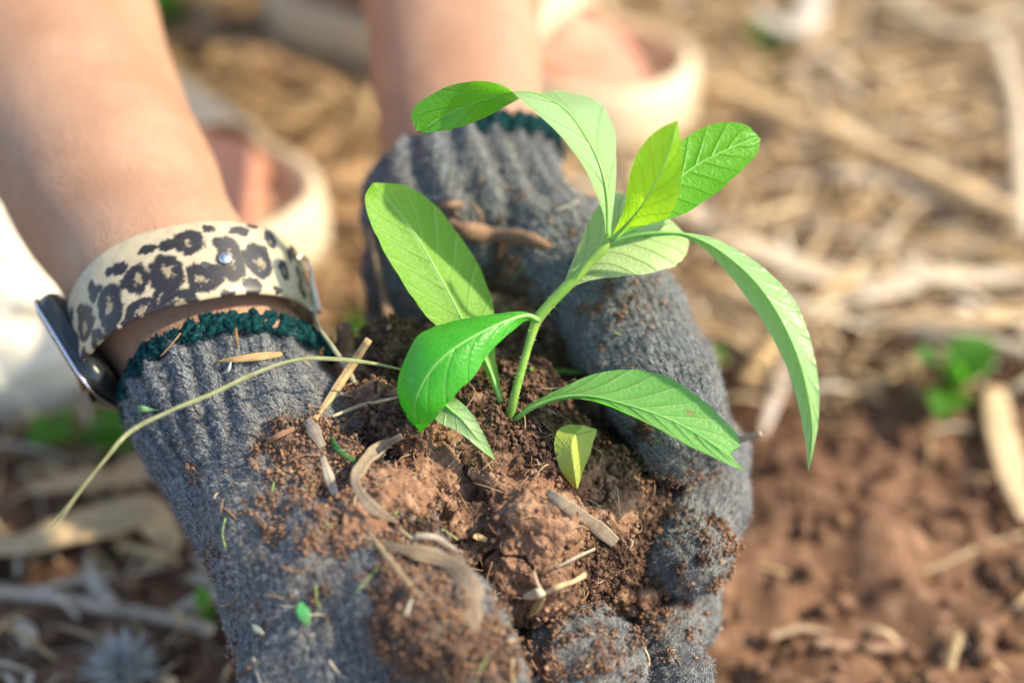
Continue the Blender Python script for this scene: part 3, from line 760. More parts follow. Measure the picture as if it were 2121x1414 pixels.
    slab(.0195, .0175, [(.004, -.0046), (.0014, -.0040), (.0003, -.0026), (0, -.0006), (.0003, .0012), (.0012, .0022)], .008, plain('black_case', (.022, .028, .028), .28, .3, coat=.4), 'case')
    slab(.0199, .0179, [(.0004, .0014), (-.0002, .0017), (.0000, .0024), (.0010, .0028)], .008, M_STEEL, 'bezel')
    slab(.0186, .0166, [(0, .0027), (.0006, .0034), (.0030, .0038)], .0075, plain('black_glass', (.01, .012, .012), .05, 0), 'glass')
watch_build()

# ================================================================ SEEDLING
soilbvh = BVHTree.FromPolygons([tuple(v) for v in SOILV], [tuple(int(i) for i in q) for q in SOILQ])
gb = {s: BVHTree.FromPolygons([tuple(v) for v in GD[s][0]], [tuple(int(i) for i in q) for q in GD[s][1]]) for s in GD}
def hit(px, py):
    "depth and normal of the first soil or glove surface seen at a photo pixel"
    r = Vector(ray(px, py)); best = None
    for b in (soilbvh, gb['left'], gb['right']):
        h = b.ray_cast(Vector(CAM), r.normalized())
        if h[0] is not None:
            d = float((np.array(h[0]) - CAM) @ FWD)
            if best is None or d < best[0]: best = (d, np.array(h[1]))
    return best or (.55, -FWD)
base_d = hit(1056, 862)[0]
plant = empty('seedling', P(1056, 868, base_d), 'young green seedling with hairy stem and long pointed leaves growing from the soil clump', 'seedling')
def stem_mat():
    m, t, b = newmat('stem_green'); co = objco(t); n = tex(t, 'Noise', 120, co, detail=4)
    setc(t, b, mix(t, n.step(.3, .7), (.17, .34, .045), (.27, .44, .08)), .45, .4)
    b.inputs['Subsurface Weight'].default_value = .2; b.inputs['Subsurface Radius'].default_value = (.002, .004, .001); b.inputs['Subsurface Scale'].default_value = 1
    bump(t, b, tex(t, 'Noise', 500, co, detail=3), .0003, .6); return m
M_STEM = stem_mat()
def pxtube(pts, n=24, sides=10, flat=1.0, up=(0, 0, 1)):
    a = np.array([[*P(x, y, d), PR(r, d)] for (x, y, d, r) in pts]); c = cr(a, n); return tube_arr(c[:, :3], np.maximum(c[:, 3], 1e-5), sides, flat, up=up)
ST = [(1050, 900, base_d + .004, 11), (1056, 862, base_d - .001, 10), (1067, 815, .503, 9), (1082, 760, .502, 8.5), (1098, 705, .501, 8.5), (1113, 662, .500, 11), (1135, 634, .499, 11), (1175, 592, .498, 11.5), (1220, 545, .497, 10.5), (1255, 507, .496, 10.5), (1266, 490, .496, 8)]
Vt, Ft = pxtube(ST, 60, 14); stem = mesh_np('stem', Vt, clean(Ft), M_STEM, plant)
hv = Vt[:60 * 14]; cc_ = np.repeat(hv.reshape(60, 14, 3).mean(1), 14, 0); hn = hv - cc_; hn /= np.linalg.norm(hn, axis=1)[:, None]
M_HAIR = plain('plant_hair', (.62, .70, .5), .6)
def stemhair(V, N, cnt, parent):
    i = RNG.choice(len(V), cnt); mb = MB()
    for k in i:
        p = V[k]; L = random.uniform(.0003, .0008); d_ = N[k] + RNG.normal(0, .25, 3); s = np.cross(d_, RNG.normal(size=3)); s = s / np.linalg.norm(s) * .00005
        mb.add([p - s, p + s, p + d_ * L], [(0, 1, 2)])
    o = mb.build('plant_hairs', M_HAIR, parent); o['kind'] = 'stuff'
stemhair(hv, hn, 420, stem)

def leaf(name, Lp, Mp, Rp, mat, lab=None, puff=0.06, quilt=0.0, parent=plant, n=90, m=33, edge=0.0, rib=(7, 2.0), N=9, sweep=.30, top=None, seed=1):
    A, B, C = (cr(np.array([P(*q) for q in pts]), n) for pts in (Lp, Mp, Rp))
    s = np.linspace(-1, 1, m); V = np.zeros((n, m, 3)); W = np.linalg.norm(A - C, axis=1)
    for j, x in enumerate(s):
        E = A if x < 0 else C; V[:, j] = B + (E - B) * abs(x)
    T = np.gradient(B, axis=0); Nn = np.cross(T, C - A); Nn /= np.maximum(np.linalg.norm(Nn, axis=1), 1e-9)[:, None]
    u = np.linspace(0, 1, n)
    for j, x in enumerate(s):
        ax_ = abs(x); bul = puff * W * 4 * ax_ * (1 - ax_)
        wv = (u - ax_ * sweep + .05 * ax_ ** 2 + (.45 / N if x > 0 else 0)) * N; fr = wv - np.floor(wv)
        q = quilt * W * np.sin(np.pi * fr) ** .8 * np.sin(np.pi * ax_) * np.clip(4 * u, 0, 1)
        wav = edge * W * ax_ ** 3 * np.sin(u * 21 + seed * 2 + (1.5 if x > 0 else 0)) 
        V[:, j] += Nn * (bul + q + wav)[:, None]
        V[:, j] += (C - A) * (0.010 * ax_ ** 6 * vnoise(np.stack([u * 26, u * 0 + x * 3, u * 0 + seed], 1), 5))[:, None] * np.sign(x)
    V = V.reshape(-1, 3)
    i = (np.arange(n - 1)[:, None] * m + np.arange(m - 1)[None]).ravel(); Q = np.stack([i, i + m, i + m + 1, i + 1], 1)
    uvv = np.stack([np.repeat(u, m), np.tile(s, n)], 1)
    o = mesh_np(name, V, Q, mat, parent, uv=uvv[Q])
    if lab: o['label'] = lab
    # midrib
    r = np.array([PR(a, Mp[0][2]) for a in rib]); rr = r[0] + (r[1] - r[0]) * u ** .6; rr = rr * np.clip((1 - u) * 8 + .15, 0, 1) * (1 - .55 * np.clip(u / .35, 0, 1))
    k = np.arange(0, n, 2); Vt, Ft = tube_arr(B[k] - Nn[k] * (rr[k] * .2)[:, None], rr[k], 8)
    mesh_np('midrib', Vt, clean(Ft), M_RIB, o)
    return o, V
m_, t_x, b_ = newmat('leaf_rib'); setc(t_x, b_, mix(t_x, tex(t_x, 'Noise', 100, objco(t_x)).step(.3, .7), (.20, .46, .09), (.27, .54, .14)), .5, .4); M_RIB = m_
GRN = (.060, .215, .035); GU = (.13, .30, .09); VN = (.30, .46, .17); TR = (.20, .62, .03)
LM_A = leaf_mat('leaf_top_pale', (.07, .34, .015), (.38, .56, .25), (.22, .44, .14), (.20, .62, .02), N=6, vstr=.55, sweep=.22, rough=.42, trw=.45)
LM_B = leaf_mat('leaf_broad', (.17, .41, .03), (.17, .41, .03), (.46, .66, .20), (.34, .80, .03), N=8, vstr=.85, spot=.35, sweep=.26, trw=.45, rough=.62)
LM_C = leaf_mat('leaf_front', (.055, .42, .02), (.08, .42, .04), (.30, .64, .16), (.10, .72, .02), N=7, vstr=.5, sweep=.28, spot=.5, trw=.42, rough=.42)
LM_E = leaf_mat('leaf_quilted', (.13, .44, .06), (.18, .48, .10), (.42, .64, .24), (.18, .7, .05), N=11, vstr=.9, sweep=.22, spot=.8)
LM_F = leaf_mat('leaf_underside', (.40, .54, .22), (.40, .54, .22), (.22, .36, .10), (.42, .7, .12), N=7, vstr=.6, sweep=.3, trw=.35)
LM_G = leaf_mat('leaf_lime', (.30, .66, .02), (.30, .66, .02), (.24, .54, .03), (.62, .98, .03), N=7, vstr=.25, spot=0, trw=.6)
LM_H = leaf_mat('leaf_deep', (.085, .38, .012), (.085, .38, .012), (.20, .54, .05), (.34, .85, .01), N=10, vstr=.7, spot=0, trw=.5, sweep=.18)
LM_I = leaf_mat('leaf_long', (.32, .53, .20), (.32, .53, .20), (.46, .64, .30), (.3, .7, .1), N=14, vstr=.22, spot=.3, sweep=.14, rough=.42, trw=.4)
leaf('leaf', [(1254,492,.496),(1252,455,.495),(1240,415,.494),(1205,340,.490),(1150,270,.487),(1085,212,.486),(1047,180,.490),(960,171,.497),(895,195,.500),(852,238,.502),(862,270,.503)],
     [(1258,492,.497),(1259,455,.497),(1257,410,.497),(1243,345,.497),(1214,285,.499),(1165,222,.500),(1095,190,.500),(1010,205,.500),(945,228,.502),(895,255,.503),(870,272,.504)],
     [(1262,492,.498),(1268,455,.499),(1273,410,.502),(1277,330,.508),(1270,262,.514),(1240,212,.518),(1170,189,.520),(1085,202,.512),(1000,246,.505),(925,270,.503),(880,275,.503)], LM_A,
     'topmost arching leaf that twists over at its crest', puff=.04, rib=(7, 1.6), N=6, sweep=.22)
leaf('leaf', [(1030,832,.508),(1008,775,.507),(985,738,.506),(940,705,.505),(890,662,.504),(835,585,.505),(788,505,.506),(762,445,.507),(757,402,.508),(772,379,.508)],
     [(1036,832,.507),(1020,780,.506),(1000,735,.506),(972,690,.508),(940,628,.511),(900,555,.512),(862,490,.513),(825,440,.513),(795,405,.513),(776,379,.510)],
     [(1042,832,.507),(1033,780,.507),(1026,735,.509),(1023,690,.513),(1022,630,.518),(998,565,.520),(955,492,.520),(900,425,.520),(845,387,.518),(778,378,.511)], LM_B,
     'broad pale green leaf with a nicked edge standing at the left', puff=.035, quilt=.005, rib=(6, 2.2), N=8, sweep=.26, seed=3)
leaf('leaf', [(1113,658,.499),(1090,646,.496),(1040,648,.492),(985,656,.490),(925,668,.489),(870,692,.488),(838,745,.487),(823,812,.488),(838,858,.489),(862,898,.491)],
     [(1115,662,.499),(1095,653,.494),(1050,664,.488),(1005,684,.484),(955,712,.481),(912,745,.479),(880,785,.479),(862,825,.480),(858,862,.484),(863,898,.490)],
     [(1115,668,.499),(1092,664,.495),(1068,680,.490),(1035,708,.486),(1005,742,.483),(978,782,.481),(945,815,.480),(915,850,.481),(888,880,.485),(865,899,.490)], LM_C,
     'glossy mid green leaf drooping in front of the stem', puff=.05, quilt=.008, rib=(6.5, 1.8), N=7, sweep=.28, seed=4)
leaf('leaf', [(925,815,.492),(945,825,.490),(965,842,.489),(985,868,.488),(1004,902,.489),(1027,953,.491)],
     [(915,832,.491),(935,850,.488),(955,866,.487),(975,890,.487),(998,920,.489),(1027,953,.491)],
     [(895,850,.490),(905,872,.488),(938,888,.487),(965,905,.487),(992,928,.488),(1027,954,.491)], LM_A,
     'small pale leaf tip lying on the soil under the drooping leaf', puff=.04, rib=(5, 1.5))
leaf('leaf', [(1062,868,.506),(1085,845,.504),(1120,824,.502),(1165,802,.501),(1225,776,.502),(1295,765,.502),(1365,774,.500),(1435,812,.496),(1495,865,.493),(1532,915,.491),(1532,928,.490),(1522,931,.489),(1516,936,.488),(1541,973,.487)],
     [(1066,871,.506),(1092,850,.502),(1130,832,.499),(1180,820,.496),(1235,822,.493),(1290,836,.491),(1340,851,.489),(1395,872,.488),(1440,896,.487),(1480,922,.486),(1510,944,.486),(1541,974,.487)],
     [(1070,874,.506),(1098,853,.502),(1135,836,.499),(1185,825,.496),(1235,829,.491),(1285,848,.487),(1335,873,.484),(1385,899,.483),(1430,924,.483),(1475,945,.484),(1510,962,.485),(1541,975,.487)], LM_E,
     'quilted leaf reaching right across the glove thumb with a torn tip', puff=.05, quilt=.03, rib=(6.5, 2), N=11, sweep=.22, seed=6)
leaf('leaf', [(1160,606,.500),(1178,560,.505),(1196,515,.509),(1218,462,.514),(1242,422,.519),(1275,397,.524),(1330,420,.526),(1388,455,.524),(1424,490,.521)],
     [(1164,606,.500),(1200,568,.502),(1235,535,.503),(1275,508,.505),(1320,494,.507),(1362,490,.509),(1395,493,.511),(1415,498,.514),(1427,504,.517)],
     [(1168,606,.500),(1200,588,.500),(1235,578,.500),(1280,573,.500),(1325,568,.501),(1370,560,.503),(1402,548,.506),(1420,530,.510),(1427,508,.515)], LM_F,
     'pale leaf seen from below behind the fork of the stem', puff=-.03, quilt=.012, rib=(6, 2), N=7, sweep=.3, seed=7)
leaf('leaf', [(1264,494,.495),(1280,462,.489),(1293,430,.485),(1299,385,.482),(1310,340,.479),(1332,300,.477),(1362,270,.475),(1400,251,.473)],
     [(1268,494,.495),(1296,466,.488),(1325,432,.483),(1348,395,.479),(1368,358,.476),(1384,320,.474),(1396,285,.473),(1402,251,.473)],
     [(1273,495,.495),(1308,470,.489),(1345,464,.484),(1382,450,.480),(1403,415,.477),(1411,368,.475),(1412,315,.474),(1404,252,.473)], LM_G,
     'upright lime green young leaf lit through by the sun', puff=.03, rib=(6, 1.6), N=7, seed=8)
leaf('leaf', [(1270,492,.497),(1300,455,.498),(1345,390,.500),(1385,325,.502),(1415,288,.504),(1455,265,.505),(1505,254,.506),(1548,260,.507),(1574,286,.508)],
     [(1272,493,.497),(1315,458,.498),(1362,412,.500),(1408,368,.502),(1450,338,.503),(1490,318,.504),(1525,302,.505),(1550,292,.506),(1575,286,.508)],
     [(1275,495,.497),(1325,470,.498),(1378,456,.499),(1420,442,.500),(1462,415,.501),(1502,384,.502),(1540,350,.504),(1568,318,.506),(1576,288,.508)], LM_H,
     'rounded deep green leaf at the upper right behind the lime one', puff=.03, quilt=.014, rib=(6, 2.5), N=10, sweep=.18, seed=9)
leaf('leaf', [(1264,500,.496),(1300,486,.493),(1355,479,.491),(1412,481,.490),(1470,491,.490),(1532,520,.489),(1592,562,.487),(1645,622,.484),(1678,700,.482),(1696,795,.481),(1695,875,.482),(1676,973,.484)],
     [(1264,505,.496),(1300,492,.493),(1355,484,.490),(1412,485,.488),(1462,502,.486),(1518,540,.484),(1570,590,.481),(1620,665,.479),(1655,745,.478),(1675,825,.479),(1683,895,.481),(1676,974,.484)],
     [(1264,510,.496),(1302,500,.493),(1356,490,.490),(1412,490,.489),(1452,511,.488),(1500,558,.487),(1552,624,.485),(1600,700,.483),(1635,775,.482),(1656,850,.482),(1668,918,.483),(1675,975,.484)], LM_I,
     'long narrow leaf arching down at the far right', puff=.06, rib=(6.5, 1.6), N=14, sweep=.14, seed=10)
# yellow-green cut leaf stuck in the soil
LM_K = leaf_mat('leaf_yellow', (.44, .52, .09), (.44, .52, .09), (.36, .46, .10), (.5, .6, .05), N=2, vstr=.07, spot=.7, trw=.3)
dk = min(hit(x_, y_)[0] for x_ in (1160, 1190, 1220) for y_ in (900, 940, 980)) - .0015
kp = empty('cut_leaf', P(1180, 990, dk), 'yellow green cut leaf piece standing upright in the soil', 'leaf')
leaf('blade', [(1184,1004,dk+.001),(1162,975,dk-.001),(1152,945,dk-.001),(1148,915,dk),(1156,890,dk+.002),(1180,878,dk+.004)],
     [(1195,1012,dk+.001),(1190,980,dk-.003),(1186,945,dk-.004),(1186,915,dk-.003),(1196,893,dk),(1208,880,dk+.003)],
     [(1196,1012,dk+.001),(1210,970,dk+.002),(1222,940,dk+.003),(1228,918,dk+.004),(1234,900,dk+.005),(1236,888,dk+.006)], LM_K, puff=.015, quilt=0, parent=kp, rib=(.4, .2), n=50, m=21)

# ================================================================ DEBRIS ON THE GLOVES AND THE SOIL
STRAW = [(.52,.38,.20),(.60,.46,.28),(.45,.30,.15),(.66,.55,.38),(.36,.22,.12)]
def strand(name, lab, cat, pts, r, col, flat=.35, n=26, sides=16, group=None, rough=.15, lift=None):
    "pts: (px,py,dz) where dz lifts towards the lens from the surface found there, or absolute depth when > .3"
    a = []
    for q in pts:
        x, y, z = q[:3]; rr = q[3] if len(q) > 3 else r
        d = z if z > .3 else hit(x, y)[0] - z; a.append([*P(x, y, d), PR(rr, d)])
    c = cr(np.array(a), n); c[:, 3] *= 1 + rough * vnoise(np.stack([np.arange(n) * .28, np.zeros(n) + r, np.zeros(n)], 1), 9)
    view = -FWD; Vt, Ft = tube_arr(c[:, :3], np.maximum(c[:, 3], 2e-5), sides, flat, up=tuple(view))
    stv = np.append(np.tile(RNG.uniform(.62, 1.2, sides), n), [1, 1]); colr = np.tile(np.array(col, float) * .9, (len(Vt), 1)) * (stv * (1 + .15 * vnoise(Vt * 500, 2)))[:, None]
    mid_ = c[n // 2, :3]
    o = mesh_np(name, Vt, clean(Ft), M_DRY, attrs={'Col': np.clip(colr, 0, 1)}, origin=mid_)
    return tag(o, lab, cat, group)
strand('grass_blade', 'long thin green-tan grass blade arching over the left glove cuff and out to its left', 'grass blade',
       [(84,1116,.462,1.2),(150,1035,.463,2.2),(215,955,.466,3.2),(262,900,.470,4.2),(350,852,.474,4.2),(440,815,.478,4.4),(530,772,.483,4.2),(620,744,.488,3.4),(700,744,.492,4.5),(770,752,.496,3.5),(832,765,.500,2.5)], 5, (.30,.33,.15), .3, 70)
strand('grass_blade', 'hair-thin dry grass blade crossing the long one at the far left', 'grass blade', [(108,1108,.463,1.2),(150,1040,.464,1.8),(205,968,.466,2.2),(258,905,.4695,2)], 2, (.52,.48,.28), .6, 24)
strand('straw', 'thick broken straw standing up between soil and left cuff', 'straw', [(652,868,.002,5),(690,815,.006,8),(728,757,.014,10),(764,703,.020,8)], 8, (.60,.42,.20), .5, 24)
strand('straw', 'short flat ochre straw lying across the left cuff ribs', 'straw', [(450,748,.002,2),(490,744,.002,6),(540,738,.002,8),(584,733,.003,4)], 6, (.55,.36,.15), .35, 20)
strand('straw', 'thin reddish stem standing upright on the left cuff', 'straw', [(492,722,.001,2),(489,690,.003,3),(493,660,.004,2.5),(497,634,.005,1.5)], 2.5, (.46,.24,.10), .8, 16)
strand('straw', 'pale torn husk at the foot of the thick broken straw', 'straw', [(636,868,.004,9),(650,893,.005,14),(668,925,.004,9)], 11, (.58,.46,.34), .2, 14)
strand('straw', 'narrow pale husk below the torn one on the left glove', 'straw', [(668,945,.003,6),(680,985,.004,10),(695,1025,.003,7)], 9, (.60,.50,.36), .25, 16)
strand('dry_leaf_strip', 'curled pale dry leaf strip arching over the soil beside the drooping leaf', 'dry leaf', [(832,902,.004,5),(790,925,.009,13),(752,962,.011,15),(738,1005,.009,11),(765,1045,.006,13),(825,1082,.003,3)], 16, (.38,.30,.20), .09, 40, rough=.25)
strand('straw', 'slim straw sticking out of the soil over the near glove', 'straw', [(760,1095,.003,3),(800,1150,.004,6),(850,1212,.003,5)], 5, (.58,.42,.22), .5, 18)
strand('dry_leaf_strip', 'pale dry leaf curled over the soiled mound in front', 'dry leaf', [(778,1125,.003,6),(850,1140,.004,12),(920,1160,.004,20),(968,1210,.004,26),(975,1265,.003,22),(985,1310,.002,6)], 20, (.42,.31,.20), .08, 40, rough=.3)
strand('dry_leaf_strip', 'small looped scrap of dry leaf at the mound edge', 'dry leaf', [(852,1128,.004,3),(860,1112,.008,5),(890,1110,.009,6),(925,1128,.006,6),(960,1160,.004,3)], 5, (.60,.52,.40), .3, 24)
strand('straw', 'flat grey-tan straw strip lying diagonally on the soil right of centre', 'straw', [(1134,1018,.003,9),(1165,1040,.004,12),(1205,1068,.0045,14),(1245,1098,.004,14),(1275,1124,.003,12)], 13, (.46,.37,.26), .15, 30)
strand('straw', 'thin bent twig lying on soil above the pale sprig', 'straw', [(1150,1176,.003,2),(1185,1158,.005,3.5),(1232,1136,.004,3)], 3, (.50,.42,.30), .6, 16)
sp = empty('dry_sprig', P(1100, 1232, hit(1100, 1232)[0]), 'small forked dry sprig with a pale chaff tip on the lower soil', 'sprig')
def spart(name, pts, col, flat=.5):
    a = [[*P(x, y, hit(x, y)[0] - z), PR(r, .48)] for (x, y, z, r) in pts]; c = cr(np.array(a), 18); Vt, Ft = tube_arr(c[:, :3], c[:, 3], 8, flat, up=tuple(-FWD))
    mesh_np(name, Vt, clean(Ft), M_DRY, sp, attrs={'Col': np.tile(np.array(col), (len(Vt), 1))})
spart('twig', [(1125,1230,.005,5),(1155,1215,.006,6),(1185,1205,.007,5),(1212,1190,.007,7)], (.60,.44,.24))
spart('twig', [(1125,1228,.006,3),(1112,1205,.009,3.5),(1106,1182,.010,2.5)], (.62,.46,.30))
spart('chaff', [(1086,1236,.007,5),(1102,1232,.008,10),(1120,1228,.007,9),(1128,1230,.006,4)], (.78,.66,.46), .7)
spart('chaff', [(1124,1235,.005,7),(1112,1255,.004,9),(1096,1278,.002,3)], (.50,.34,.16), .4)
strand('twig', 'thick brown broken twig lying across the knuckles of the right glove', 'twig', [(930,462,.004,9),(960,474,.005,17),(1010,486,.005,19),(1060,490,.005,18),(1105,498,.005,17),(1140,512,.004,5)], 16, (.34,.20,.12), .7, 34, rough=.3)
strand('twig', 'small brown bark flake above the thick twig on the right glove', 'twig', [(905,430,.002,5),(930,424,.002,8),(958,422,.002,5)], 7, (.40,.24,.15), .4, 14)
strand('twig', 'thin curved stem beside the bark flake on the right glove', 'twig', [(975,420,.002,3),(992,438,.003,4),(1000,462,.002,3)], 4, (.40,.27,.19), .7, 14)
strand('straw', 'blurred tan straw leaning on the left side of the right glove', 'straw', [(765,470,.003,5),(780,540,.004,8),(795,610,.004,9),(806,680,.003,6)], 8, (.42,.28,.18), .5, 24)
strand('straw', 'pale broken straw stub poking past the right edge of the thumb', 'straw', [(1500,918,.530,6),(1540,908,.524,7),(1576,898,.520,6)], 6, (.58,.44,.34), .5, 14)
strand('grass_blade', 'green grass blade lying on soil behind the stem', 'grass blade', [(1098,764,.004,4),(1150,768,.005,6),(1210,771,.004,3)], 5, (.16,.36,.05), .4, 18)
strand('grass_blade', 'dark green grass shred by the pale husks on soil', 'grass blade', [(684,905,.002,4),(705,935,.003,7),(735,955,.003,4)], 6, (.03,.22,.04), .4, 16)
strand('straw', 'pale bent straw between left cuff and soil, behind the thick straw', 'straw', [(640,560,.530,2.5),(648,610,.526,3),(658,670,.522,3),(690,720,.518,5),(725,775,.514,6),(750,832,.512,3)], 4, (.46,.44,.28), .5, 36)
strand('straw', 'loose tan straws on soil left of the drooping leaf', 'straw', [(688,862,.003,3),(740,842,.005,4),(790,830,.006,3.5),(825,822,.006,2)], 4, (.58,.48,.28), .5, 22)
strand('straw', 'short brown splinter stuck at the soil edge on the left glove', 'straw', [(546,922,.002,3),(575,903,.003,6),(610,887,.003,4)], 5, (.40,.22,.12), .5, 14)
strand('leaf_scrap', 'tiny oval green leaf scrap on the lower left glove', 'leaf scrap', [(622,1246,.002,4),(626,1262,.002,12),(632,1278,.002,13),(638,1292,.002,5)], 10, (.10,.45,.14), .2, 14)
strand('leaf_scrap', 'tiny green bud scrap near the teal cuff edge', 'leaf scrap', [(288,848,.0015,3),(300,847,.002,7),(312,848,.0015,3),(334,849,.001,1.2)], 5, (.22,.48,.18), .4, 14)
strand('chaff_flake', 'ivory chaff flake at the bottom of the left glove', 'chaff', [(522,1292,.002,3),(532,1302,.002,8),(545,1312,.002,4)], 6, (.75,.72,.45), .3, 12)
strand('chaff_flake', 'small white chaff flake on the left cuff under the flat straw', 'chaff', [(462,772,.0015,2),(472,768,.0015,4),(478,750,.0015,2)], 3, (.75,.74,.66), .3, 12)
strand('chaff_flake', 'golden seed flake on the soil near the mound', 'chaff', [(980,1110,.003,4),(992,1112,.004,8),(1008,1118,.003,5)], 7, (.72,.50,.24), .4, 12)
# brown soil nub behind the cuff
def nub():
    c = P(716, 735, .53); pts = [c + UP * .0075, c + UP * .003, c - UP * .004, c - UP * .012]
    def fn(p):
        d = cap_d(p, (pts[0], .0028, pts[3], .0048))[0]; return d
    V, Q = sdf_mesh(fn, c - .022, c + .022, .0009); N = vnormals(V, Q); V = V + N * (.0006 * fbm(V * 300, 3, 8))[:, None]
    o = mesh_np('soil_nub', V, Q, M_SOIL, origin=c); tag(o, 'rounded reddish soil nub standing behind the left glove cuff', 'clod')
nub()
# tiny fibres, chaff and bits: too many to count
mb = MB()
for k in range(1100):
    side = 'left' if random.random() < .65 else 'right'; gv, gq, gn, gd = GD[side]; i = random.randrange(len(gv))
    if random.random() > gd[i] * .7 + .18: continue
    p = gv[i]; n_ = gn[i]; t1 = np.cross(n_, RNG.normal(size=3)); t1 /= np.linalg.norm(t1); L = random.uniform(.0008, .0055)
    pts = [p + n_ * .0004 - t1 * L, p + n_ * .0009 + np.cross(n_, t1) * L * random.uniform(-.3, .3), p + n_ * .0006 + t1 * L]
    col = random.choice([(.55,.42,.22),(.62,.55,.36),(.45,.25,.12),(.30,.42,.14),(.70,.66,.5),(.35,.18,.09)])
    Vt, Ft = tube_arr(cr(pts, 6), random.uniform(.00015, .00042), 5, .5); mb.add(Vt, Ft, col)
for k in range(900):
    i = random.randrange(len(SOILV)); p = SOILV[i]; n_ = SOILN[i]; t1 = np.cross(n_, RNG.normal(size=3)); t1 /= np.linalg.norm(t1); L = random.uniform(.001, .006)
    pts = [p - t1 * L, p + n_ * random.uniform(.0005, .002) + np.cross(n_, t1) * L * random.uniform(-.6, .6), p + t1 * L + n_ * .0004]
    Vt, Ft = tube_arr(cr(pts, 7), random.uniform(.00010, .0003), 5, .7); mb.add(Vt, Ft, random.choice([(.45,.30,.17),(.30,.17,.09),(.55,.42,.27),(.25,.14,.08)]))
o = mb.build('chaff_bits', M_DRY, origin=org); tag(o, 'tiny straw fibres and chaff stuck to the gloves and soil', 'chaff', kind='stuff')

# ================================================================ LITTER ON THE GROUND
def litter(n, seed):
    rd = random.Random(seed); mb = MB()
    for k in range(n):
        x = rd.uniform(-.6, .75); y = .32 + 1.15 * rd.random() ** .8
        right = x > -0.02; line = .560 + .03 * math.sin(x * 9); bare = right and y < line
        pr = .10 if bare else 1.0
        if not right and y < .62: pr = .6
        if rd.random() > pr: continue
        sm = .35 if bare else (.55 if y < .62 else 1)
        L = rd.uniform(.012, .085) * sm; wdt = rd.choice([.0004, .0006, .0009, .0012, .0018, .0026, .0042]) * rd.uniform(.7, 1.2) * (.7 + .3 * sm)
        if bare: wdt = min(wdt, .0014)
        a = rd.gauss(-.45, .9) if right else rd.uniform(0, math.pi); z = rd.uniform(.001, .022) * sm
        dv = V3(math.cos(a), math.sin(a), rd.uniform(-.12, .12)); sdv = V3(-dv[1], dv[0], 0) * rd.uniform(-.3, .3)
        c = V3(x, y, z); pts = [c - dv * L / 2, c + sdv * L * .4 + V3(0, 0, rd.uniform(0, .006)), c + dv * L / 2]
        base = rd.choice([(.74,.56,.32),(.62,.44,.22),(.78,.64,.42),(.68,.58,.44),(.50,.32,.15),(.74,.53,.27),(.36,.24,.13),(.80,.70,.54),(.70,.52,.30)])
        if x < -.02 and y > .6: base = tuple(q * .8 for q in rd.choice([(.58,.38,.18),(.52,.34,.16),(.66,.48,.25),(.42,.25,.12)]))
        q = cr(pts, 4); rr = wdt * np.array([.6, 1, 1, .3]); tw = [rd.uniform(-.6, .6)] * 4
        Vt, Ft = tube_arr(q, rr, 4 if wdt < .001 else 6, .22 if wdt > .0016 else .8, tw); mb.add(Vt, Ft, base)
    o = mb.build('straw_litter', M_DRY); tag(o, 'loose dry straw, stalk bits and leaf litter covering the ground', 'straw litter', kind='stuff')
litter(24000, 5)
def gstalk(name, lab, cat, pts, r, col, flat=.5, z=.012, n=24, sides=10, mat=None, group=None):
    a = [[*GP(q[0], q[1], q[2] if len(q) > 2 else z), r * (q[3] if len(q) > 3 else 1)] for q in pts]; c = cr(np.array(a), n)
    c[:, 2] += .002 * vnoise(c[:, :3] * 60, 3); Vt, Ft = tube_arr(c[:, :3], c[:, 3], sides, flat)
    colr = np.tile(np.array(col, float), (len(Vt), 1)) * (1 + .2 * vnoise(Vt * 120, 2))[:, None]
    o = mesh_np(name, Vt, clean(Ft), mat or M_DRY, attrs={'Col': np.clip(colr, 0, 1)}, origin=c[n // 2, :3]); return tag(o, lab, cat, group)
gstalk('straw_stalk', 'long thick tan stalk running diagonally across the upper right litter', 'stalk', [(1470,170,.03),(1700,260,.03),(1900,350,.03),(2110,440,.03)], .0058, (.74,.54,.30), .6)
gstalk('dry_leaf', 'wide whitish dry leaf sweeping across the right background', 'dry leaf', [(1290,330,.02,.4),(1480,470,.02),(1680,560,.02,1.2),(1900,575,.02),(2160,560,.02,.8)], .0070, (.74,.62,.44), .15)
gstalk('straw_stalk', 'pale stalk standing steeply at the upper right edge', 'stalk', [(2060,70,.03),(2100,180,.03),(2115,330,.03),(2118,480,.03)], .0045, (.74,.62,.44), .5)
gstalk('dry_leaf', 'broad yellowish dry leaf at the right edge below the green weed', 'dry leaf', [(2060,800,.01,.8),(2075,900,.01,1.1),(2095,980,.01),(2125,1070,.01,.5)], .0060, (.74,.56,.32), .15)
gstalk('straw_stalk', 'thin grey stalk crossing above the green weed', 'stalk', [(1780,655,.02),(1900,680,.02),(2010,700,.02),(2130,730,.02)], .0035, (.50,.44,.32), .7)
gstalk('dry_leaf', 'pale husk pointing down at the lower edge of the litter', 'dry leaf', [(1640,740,.012),(1600,840,.012),(1580,900,.012,.5)], .0028, (.64,.54,.44), .2)
gstalk('straw_stalk', 'ochre stalk slanting up behind the drooping long leaf', 'stalk', [(1560,760,.02),(1660,660,.02),(1780,560,.02)], .0032, (.70,.48,.22), .5)
gstalk('dry_leaf', 'grey-white leaf at the top edge near the sandal', 'dry leaf', [(1560,20,.03,.6),(1640,60,.03,1.1),(1690,-40,.03)], .008, (.66,.60,.50), .2)
gstalk('straw_stalk', 'grey stalk slanting across the top right corner', 'stalk', [(1830,-20,.03),(1960,60,.03),(2130,20,.03)], .004, (.56,.48,.34), .6)
gstalk('straw_stalk', 'tan stalk lying between the two forearms', 'stalk', [(380,60,.02),(520,110,.02),(700,190,.02)], .006, (.44,.28,.15), .6)
